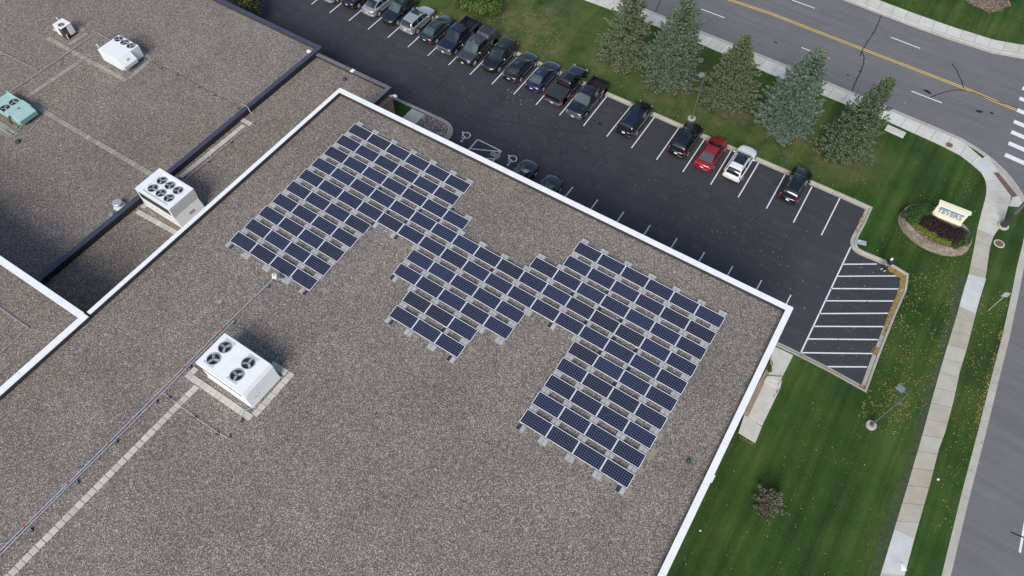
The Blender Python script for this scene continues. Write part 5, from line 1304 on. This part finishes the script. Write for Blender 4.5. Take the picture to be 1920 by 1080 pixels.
planting('lime_groundcover', 'yellow green low planting along the stone coping', 'shrub', [((1716, 420), .3, .35), ((1724, 426), .32, .35), ((1733, 432), .34, .35), ((1742, 438), .34, .35), ((1750, 443), .34, .35), ((1759, 448), .34, .4), ((1770, 451), .36, .45), ((1779, 455), .34, .4), ((1711, 414), .3, .35)], M['lime'], 35, .06, 2600)
planting('grass_clump', 'light green grassy plants at the right end of the stone oval', 'plant', [((1806, 436), .45, .6), ((1814, 444), .5, .6), ((1810, 452), .45, .5), ((1800, 455), .4, .45), ((1790, 460), .38, .4)], M['hedge'], 37, .09, 1500)
p = at(1440, 688, LZ + .2); leafy('small_plant', 'small green plant in the planter strip by the wall', 'plant', p.x, p.y, LZ, [(0, 0, .25, .26, .25), (.2, -.15, .2, .2, .2)], M['hedge'], 39, .08, 2200)

# ================================================================== POLES AND STREET FURNITURE
def lot_lamp(px, label, hd, h=6.0):
    p = at(*px, LZ + .1); t = thing('lamp_post', label, 'lamp post', (p.x, p.y, LZ), 0, 'lamp posts around the car park')
    m = MB(); m.lathe([(.40, -.1), (.40, .16), (.37, .19), (.02, .19)], 24); m.build('concrete_base', M['kerb'], t, 40)
    m = MB(); m.box((0, 0, .21), (.30, .30, .04)); m.lathe([(.085, .2), (.062, h), (.01, h + .02)], 12); m.build('pole', M['pole'], t, 50)
    a = Vector((hd[0], hd[1], 0)).normalized(); q = a * .55
    m = MB(); m.tube([(0, 0, h - .12), (a.x * .32, a.y * .32, h - .10)], .035, 6); m.build('arm', M['pole'], t)
    m = MB(); m.hexa([(-.24, -.20, 0), (.24, -.20, 0), (.24, .20, 0), (-.24, .20, 0), (-.28, -.24, .20), (.28, -.24, .20), (.28, .24, .20), (-.28, .24, .20)])
    m.build('lamp_head', M['lamp'], t, None, (q.x, q.y, h - .20), .02, math.atan2(a.y, a.x))
lot_lamp((1297, 222), 'grey lamp post with box head between spruces at the kerb', (-.35, -1), 6.0)
lot_lamp((1633.5, 797), 'grey lamp post with box head on the lawn beside the hatched corner', (-1, .25), 6.0)
p = at(1880, 424, LZ)
t = thing('traffic_signal_pole', 'dark fluted traffic signal pole at the street corner', 'signal pole', (p.x, p.y, LZ))
m = MB(); m.lathe([(.50, -.05), (.50, .12), (.46, .14), (.02, .14)], 24); m.build('concrete_base', M['kerb'], t, 40)
m = MB(); m.lathe([(.30, .14), (.30, .35), (.235, .55), (.21, 1.9)], 16); m.build('shroud', M['dkpole'], t, 30)
m = MB(); m.lathe([(.18, 1.85), (.13, 6.5), (.02, 6.52)], 16); m.build('pole', M['pole'], t, 40)
m = MB(); m.box((.28, -.02, 3.1), (.30, .30, .42)); m.box((.28, .02, 2.62), (.12, .1, .5)); m.build('pedestrian_signal', M['black'], t, bevel=.02)
m = MB(); m.box((.28, -.18, 3.12), (.26, .06, .3)); m.build('signal_visor', M['toolyellow'], t)
p, q = at(1853, 582, LZ), at(1853, 582, LZ)
t = thing('street_sign', 'small street sign on a thin steel post beside the pavement', 'sign', (p.x, p.y, LZ))
MB().tube([(0, 0, -.05), (.02, .02, 2.75)], .035, 6).build('post', M['galv'], t)
MB().box((.0, .0, 2.52), (.46, .02, .61), R(20)).build('sign_panel', M['alu'], t)
t = at(1678, 247, LZ)
tag(MB().prism([(-.95, -.42), (.95, -.42), (.95, .42), (-.95, .42)], -.02, .14).build('concrete_slab', M['walk'], None, None, (t.x, t.y, LZ), .02, R(-3)), 'pale rectangular concrete slab in the lawn beside the pavement', 'slab')
def manhole(px, z, r, label, collar=True):
    p = at(*px, z); t = thing('manhole_cover', label, 'manhole', (p.x, p.y, z), 0, 'round rusty manhole covers')
    if collar: MB().lathe([(r * 1.3, -.05), (r * 1.3, .012), (r * 1.02, .014)], 28).build('collar', M['walk'], t)
    m = MB(); m.lathe([(r, -.04), (r, .022), (.02, .024)], 28)
    for k in range(-3, 4): m.box((0, k * r * .26, .026), (2 * r * math.sqrt(max(0, 1 - (k * .26) ** 2)) * .9, .03, .01))
    m.build('lid', M['rust2'], t)
M['rust2'] = plain('rusty iron lid', (.16, .095, .065), .85, vary=.2, vscale=5)
manhole((1873.5, 457), LZ, .36, 'rusty round cover with concrete collar in the grass verge'); manhole((1780, 272), SZ, .33, 'rusty round cover set into the pavement', False)
p = at(1615, 455, LZ); t = thing('utility_lid', 'grey utility box lid beside the rounded kerb', 'utility box', (p.x, p.y, LZ), R(15))
MB().box((0, 0, .03), (.82, .48, .10)).build('lid', M['galv'], t, bevel=.015); MB().box((-.18, .06, .085), (.16, .10, .015)).build('lid_plate', M['hvac'], t)
p = at(1641, 657, 0); t = thing('storm_drain', 'rusty storm drain grate at the kerb of the hatched corner', 'drain', (p.x - .05, p.y, .008), R(86))
m = MB()
for k in range(8): m.box((-.32 + k * .092, 0, .02), (.045, .42, .03))
for s in (-.22, .22): m.box((0, s, .02), (.74, .05, .03))
m.build('grate', M['rust2'], t); MB().sheet([(-.37, -.24), (.37, -.24), (.37, .24), (-.37, .24)], .002).build('pit', M['black'], t)
p = at(1561, 241, LZ); t = thing('hydrant_marker', 'red hydrant with a red and white marker rod beside the sparse spruce', 'hydrant', (p.x, p.y, LZ))
m = MB(); m.lathe([(.15, 0), (.15, .06), (.10, .08), (.10, .55), (.13, .57), (.12, .66), (.05, .76), (.02, .78)], 14); m.tube([(-.17, 0, .45), (.17, 0, .45)], .06, 10); m.tube([(0, -.18, .42), (0, 0, .42)], .07, 10); m.build('hydrant_body', M['red'], t, 40)
m = MB(); m.tube([(.12, .05, .6), (.16, .10, 1.9)], .018, 6); m.build('marker_rod', M['oldpaint'], t)
def litter(name, px, label, d, mat, z=LZ):
    p = at(*px, z); o = MB()
    o.add([(-d[0], -d[1], .01), (d[0] * .9, -d[1] * .8, .04), (d[0], d[1], .015), (-d[0] * .7, d[1] * 1.1, .05), (0, 0, .09)], [(0, 1, 4), (1, 2, 4), (2, 3, 4), (3, 0, 4)])
    tag(o.build(name, mat, None, None, (p.x, p.y, z), 0, .5), label, 'litter')
# concrete apron between the corner pavement and the kerb
ap = [tuple(q) for q in out2[1:5]]; kb = [tuple(q) for q in near_back if q.x > out2[1][0] - .1 and q.y > out2[4][1] - .3 and q.y < out2[1][1] + .2]
o = MB().sheet(ap + kb[::-1], LZ + .012).build('sidewalk', M['roadkerb']); fix_normals(o); structure(o)
# dry worn turf along the inner edge of the old pavement
M['dryturf'] = plain('worn grey green turf', (.040, .062, .021), .95, vary=.3, vscale=3)
ed = resample(in3[2:], 1.0); nn_ = [q - (q - p_).length * Vector((1, 0)) * 0 for p_, q in zip(ed, ed)]
of = offset(ed, 0.0); wv = [Vector((-.55 - .25 * math.sin(i * .9) * math.sin(i * .37 + 1) - rn_.uniform(0, .2), 0)) for i, rn_ in ((i, random.Random(i)) for i in range(len(ed)))]
dm_ = MB()
for i in range(len(ed) - 1): dm_.add([(*ed[i], LZ + .005), (*ed[i + 1], LZ + .005), (*(ed[i + 1] + wv[i + 1]), LZ + .005), (*(ed[i] + wv[i]), LZ + .005)], [(0, 1, 2, 3)])
o = dm_.build('worn_turf', M['dryturf']); fix_normals(o); structure(o)
M['litterblue'] = plain('pale blue wrapper', (.35, .48, .6), .5)
litter('paper_litter', (1694, 1064), 'crumpled white newspaper at the edge of the bottom pavement', (.2, .25), M['hvac'], SZ)
litter('plastic_litter', (1548, 237), 'pale blue wrapper lying on dry grass between two spruces', (.14, .09), M['litterblue'])
litter('paper_litter', (1759, 899), 'small white scrap on the grass verge beside the side street', (.10, .08), M['hvac'])
litter('paper_litter', (1313, 995), 'small white scrap on the lawn below the parapet', (.07, .06), M['hvac'])
p = [at(*q, .006) for q in ((917, 289.6), (923.5, 283.5), (939.2, 292), (932.5, 299.2))]; c = sum(p, Vector()) / 4
o = MB().prism([(q.x - c.x, q.y - c.y) for q in reversed(p)], .006, .03).build('tan_mat', plain('tan board', (.29, .245, .19), .9), None, None, (c.x, c.y, 0)); fix_normals(o)
tag(o, 'tan rectangular board lying across the striped access aisle', 'board')
# wall floodlight at the low wing corner
q = Vector((-3.5, 8.1, 3.35)); t = thing('wall_light', 'white floodlight on a bracket at the low brick corner', 'wall light', tuple(q))
MB().tube([(-.05, 0, 0), (.16, .04, .02), (.28, .1, .12)], .045, 8).build('bracket', M['hvac'], t, 40)
m = MB(); m.ball((.5, .16, .14), (.26, .17, .12), 0, 14, 8); m.build('lamp_shade', M['hvac'], t, 60)
# handrails of the entrance steps
def rail(a, b, label):
    A, B = at(*a, .8 + SZ), at(*b, .8 + SZ); o0 = A.copy(); o0.z = SZ; t = thing('handrail', label, 'handrail', o0, 0, 'brown handrails of the entrance steps')
    P = [A - o0, B - o0]; MB().tube(P, .024, 8).build('top_rail', M['rust'], t)
    m = MB()
    for s in (.05, .95): g = P[0].lerp(P[1], s); m.tube([(g.x, g.y, -.1), tuple(g)], .016, 6)
    m.build('post', M['rust'], t)
rail((1471, 701.5), (1464, 715), 'brown handrail beside the upper entrance step'); rail((1462, 727), (1456, 737), 'brown handrail beside the lower entrance step')

# ================================================================== THE PERSON
p = at(1656.5, 506, .0)
pe = thing('person', 'person in navy jacket and white cap holding a white controller', 'person', (p.x, p.y, .008), R(150))
M['skin'] = plain('skin', (.42, .24, .17), .6, vary=.04); M['jacket'] = plain('navy jacket', (.010, .013, .036), .8); M['jeans'] = plain('dark jeans', (.022, .025, .042), .85)
M['shoe'] = plain('pale trainers', (.56, .54, .47), .6); M['cap'] = plain('white cap', (.78, .79, .8), .7); M['hair'] = plain('dark hair', (.02, .014, .01), .7)
def skinned(name, verts, edges, mat, root=0, sub=1):
    me = bpy.data.meshes.new(name); me.from_pydata([v[:3] for v in verts], edges, []); me.materials.append(mat)
    o = bpy.data.objects.new(name, me); col.objects.link(o); o.parent = pe
    o.modifiers.new('skin', 'SKIN'); sv = me.skin_vertices[0].data
    for i, v in enumerate(verts):
        r = v[3]; sv[i].radius = r if isinstance(r, tuple) else (r, r)
        sv[i].use_root = (i == root)
    o.modifiers['skin'].use_smooth_shade = True
    s = o.modifiers.new('sub', 'SUBSURF'); s.levels = sub; s.render_levels = sub
    return o
# faces +Y, standing in a relaxed stance, forearms raised to hold the controller
bv = [(0, 0, .98, (.15, .11)), (0, .0, 1.22, (.15, .11)), (0, .01, 1.40, (.14, .10)), (0, .02, 1.50, .06), (0, .035, 1.57, .055), (0, .05, 1.64, (.078, .095)), (0, .045, 1.73, (.072, .09)), (0, .04, 1.77, .045)]
be = [(i, i + 1) for i in range(7)]
for s in (-1, 1):
    k = len(bv); bv += [(s * .17, .0, 1.42, .062), (s * .24, -.02, 1.16, .048), (s * .14, .24, 1.10, .036), (s * .10, .31, 1.11, (.026, .034)), (s * .075, .36, 1.115, (.016, .036))]
    be += [(2, k), (k, k + 1), (k + 1, k + 2), (k + 2, k + 3), (k + 3, k + 4)]
    for f in range(4):                                   # four fingers curled round the controller, thumb on top
        j = len(bv); zf = 1.135 - .019 * f; ln = (.042, .05, .046, .036)[f]
        bv += [(s * .07, .372, zf, .009), (s * (.07 - ln * .55), .372 + ln * .65, zf - .004, .0085), (s * (.07 - ln * 1.15), .372 + ln * .55, zf - .006, .0075)]
        be += [(k + 4, j), (j, j + 1), (j + 1, j + 2)]
    j = len(bv); bv += [(s * .085, .345, 1.145, .011), (s * .06, .375, 1.165, .010), (s * .04, .40, 1.168, .0085)]; be += [(k + 3, j), (j, j + 1), (j + 1, j + 2)]
    h = len(bv); bv += [(s * .10, 0, .90, .085), (s * .115, .02 + s * .03, .50, .058), (s * .13, .0 + s * .05, .10, .040), (s * .14, .10 + s * .05, .05, (.036, .03))]
    be += [(0, h), (h, h + 1), (h + 1, h + 2), (h + 2, h + 3)]
skinned('body', bv, be, M['skin'])
m = MB(); m.ball((0, .145, 1.635), (.014, .022, .02), 0, 8, 6); m.ball((.08, .045, 1.64), (.012, .025, .035), 0, 8, 6); m.ball((-.08, .045, 1.64), (.012, .025, .035), 0, 8, 6); m.build('nose_and_ears', M['skin'], pe, 60).name = 'face_feature'
m = MB(); m.ball((.032, .128, 1.665), (.011, .008, .008), 0, 8, 6); m.ball((-.032, .128, 1.665), (.011, .008, .008), 0, 8, 6); m.box((0, .128, 1.595), (.045, .012, .008)); m.build('eyes', M['hair'], pe)
jv = [(0, 0, .93, (.185, .14)), (0, 0, 1.20, (.18, .135)), (0, .005, 1.38, (.175, .12)), (0, .015, 1.48, (.085, .075))]; je = [(0, 1), (1, 2), (2, 3)]
for s in (-1, 1):
    k = len(jv); jv += [(s * .19, 0, 1.41, .082), (s * .255, -.02, 1.16, .068), (s * .15, .22, 1.10, .052)]; je += [(2, k), (k, k + 1), (k + 1, k + 2)]
skinned('jacket', jv, je, M['jacket'])
tv = [(0, 0, .97, (.165, .125)), (0, 0, .90, (.165, .125))]; te = [(0, 1)]
for s in (-1, 1):
    k = len(tv); tv += [(s * .105, 0, .84, .098), (s * .118, .02 + s * .03, .50, .076), (s * .13, .0 + s * .05, .10, .062)]; te += [(1, k), (k, k + 1), (k + 1, k + 2)]
skinned('trousers', tv, te, M['jeans'])
for s in (-1, 1):
    m = MB(); m.ball((s * .14, .06 + s * .05, .05), (.055, .15, .055), 0, 12, 8); m.build('shoe', M['shoe'], pe, 60)
m = MB(); m.lathe([(.098, 1.675), (.102, 1.72), (.085, 1.775), (.045, 1.80), (.005, 1.805)], 16, (0, .045, 0)); m.add([(-.08, .115, 1.69), (.08, .115, 1.69), (.055, .21, 1.675), (-.055, .21, 1.675), (-.08, .115, 1.70), (.08, .115, 1.70), (.055, .21, 1.685), (-.055, .21, 1.685)], [(0, 3, 2, 1), (4, 5, 6, 7), (0, 1, 5, 4), (1, 2, 6, 5), (2, 3, 7, 6), (3, 0, 4, 7)]); m.build('cap', M['cap'], pe, 50)
m = MB(); m.lathe([(.088, 1.58), (.098, 1.63), (.098, 1.68)], 16, (0, .028, 0), cap=False); m.build('hair', M['hair'], pe, 60)
Rz = Matrix.Rotation(R(150), 3, 'Z'); q = Rz @ Vector((0, .385, 1.12))
t = thing('controller', 'white remote controller held in the person\'s hands', 'controller', (p.x + q.x, p.y + q.y, q.z + .008), R(150))
MB().box((0, 0, 0), (.15, .09, .05), rx=.3).build('case', M['cap'], t, bevel=.012); MB().box((0, .05, .05), (.13, .012, .09), rx=-.5).build('screen', M['glass'], t)

# ================================================================== FALLEN LEAVES (uncountable)
def leaf_mat(name, stops):
    m, nt, b = newmat(name)
    nt.links.new(ramp(nt, N(nt, 'ShaderNodeNewGeometry').outputs['Random Per Island'], stops, 'CONSTANT'), b.inputs['Base Color']); b.inputs['Roughness'].default_value = .8
    return m
M['leaves'] = leaf_mat('fallen leaf', [(0, (.30, .20, .05)), (.3, (.38, .29, .07)), (.5, (.22, .125, .04)), (.7, (.34, .27, .10)), (.85, (.15, .085, .035)), (.95, (.42, .40, .18))])
rn = random.Random(77)
def inside(p, poly):
    c = False; j = len(poly) - 1
    for i in range(len(poly)):
        a, b = poly[i], poly[j]
        if (a[1] > p[1]) != (b[1] > p[1]) and p[0] < (b[0] - a[0]) * (p[1] - a[1]) / (b[1] - a[1] + 1e-12) + a[0]: c = not c
        j = i
    return c
def leaf(V, Fc, x, y, z, s):
    a = rn.random() * 6.28; ca, sa = math.cos(a) * s, math.sin(a) * s; k = len(V); t1, t2 = rn.uniform(0, .5) * s, rn.uniform(0, .5) * s
    V += [(x - ca, y - sa, z), (x + sa * .62, y - ca * .62, z + t1), (x + ca, y + sa, z + .2 * t2), (x - sa * .62, y + ca * .62, z + t2)]; Fc.append((k, k + 1, k + 2, k + 3))
def scatter(name, label, z, spec, mat):
    """spec: polygon in photo pixels, count, leaf size, clumping"""
    V, Fc = [], []
    for px, n, s, clump in spec:
        P = [at2(*q, z) for q in px]; x0, x1 = min(p[0] for p in P), max(p[0] for p in P); y0, y1 = min(p[1] for p in P), max(p[1] for p in P); k = 0; tries = 0
        while k < n and tries < n * 40:
            tries += 1; p = (rn.uniform(x0, x1), rn.uniform(y0, y1))
            if not inside(p, P): continue
            if clump and (.5 + .5 * math.sin(p[0] * 1.7 + 2 * math.sin(p[1] * .9)) * math.sin(p[1] * 1.3 + p[0] * .6)) < rn.random() * clump: continue
            leaf(V, Fc, p[0], p[1], z + .012, s * rn.uniform(.6, 1.3)); k += 1
    c = MB(); c.v = V; c.f = Fc; c.mi = [0] * len(Fc); o = c.build(name, mat); stuff(o, label, 'leaves'); return o
scatter('leaf_litter', 'yellow and brown leaves scattered over the lawns', LZ, [
    ([(1705, 515), (1800, 500), (1770, 660), (1730, 780), (1650, 800), (1625, 735), (1665, 640)], 950, .052, .85), ([(1620, 735), (1680, 700), (1720, 760), (1690, 830), (1600, 790)], 260, .05, .9),
    ([(1655, 400), (1840, 300), (1850, 380), (1810, 520), (1700, 520), (1640, 480)], 330, .05, .6), ([(1845, 540), (1900, 540), (1835, 800), (1780, 790)], 380, .05, .7), ([(1780, 790), (1838, 800), (1790, 1000), (1750, 1000)], 120, .05, .7),
    ([(1875, 620), (1884, 620), (1838, 800), (1826, 790)], 300, .055, .5), ([(860, 30), (1000, 0), (1060, 60), (1000, 110), (900, 60)], 420, .055, .7), ([(960, 0), (1130, 60), (1220, 190), (1040, 130), (900, 50)], 320, .05, .6),
    ([(1180, 190), (1620, 380), (1640, 340), (1420, 240), (1240, 170)], 170, .05, .5), ([(1350, 800), (1700, 700), (1640, 1080), (1250, 1080)], 190, .048, .6), ([(780, 30), (850, 20), (870, 50), (800, 45)], 110, .055, .4),
    ([(1740, 60), (1920, 85), (1920, 0), (1640, 0)], 110, .05, .6), ([(1384, 814), (1416, 833), (1412, 838), (1380, 820)], 35, .045, .2)], M['leaves'])
scatter('leaf_litter', 'yellow leaves scattered over the dark car park', .004, [
    ([(560, 60), (720, 40), (1090, 245), (1480, 420), (1590, 460), (1500, 640), (1480, 550), (1080, 340), (860, 230), (740, 160)], 300, .05, .3), ([(950, 165), (1000, 185), (990, 205), (940, 190)], 40, .07, .2), ([(1260, 380), (1480, 440), (1500, 520), (1300, 420)], 70, .052, .4),
    ([(1580, 490), (1680, 520), (1620, 700), (1520, 660)], 40, .06, .3)], M['leaves'])
scatter('leaf_litter', 'drift of brown leaves lying in the kerb gutter', .03, [
    ([(1668, 498), (1693, 514), (1702, 516), (1700, 530), (1690, 545), (1676, 588), (1665, 592), (1686, 540), (1688, 522), (1664, 506)], 1500, .07, 0), ([(1664, 592), (1675, 590), (1660, 628), (1654, 630)], 330, .065, .2), ([(1640, 655), (1650, 652), (1645, 668), (1638, 666)], 130, .06, 0), ([(1610, 722), (1622, 724), (1624, 733), (1614, 730)], 70, .06, 0), ([(1610, 412), (1622, 400), (1614, 428), (1602, 440)], 90, .055, .3)], M['leaves'])
scatter('leaf_litter', 'few yellow leaves along the avenue kerb and road', .012, [([(1600, 0), (1900, 105), (1880, 125), (1600, 40)], 26, .07, 0), ([(1840, 700), (1875, 700), (1800, 1050), (1775, 1050)], 40, .06, 0), ([(1400, 60), (1800, 250), (1840, 200), (1480, 40)], 22, .055, 0)], M['leaves'])
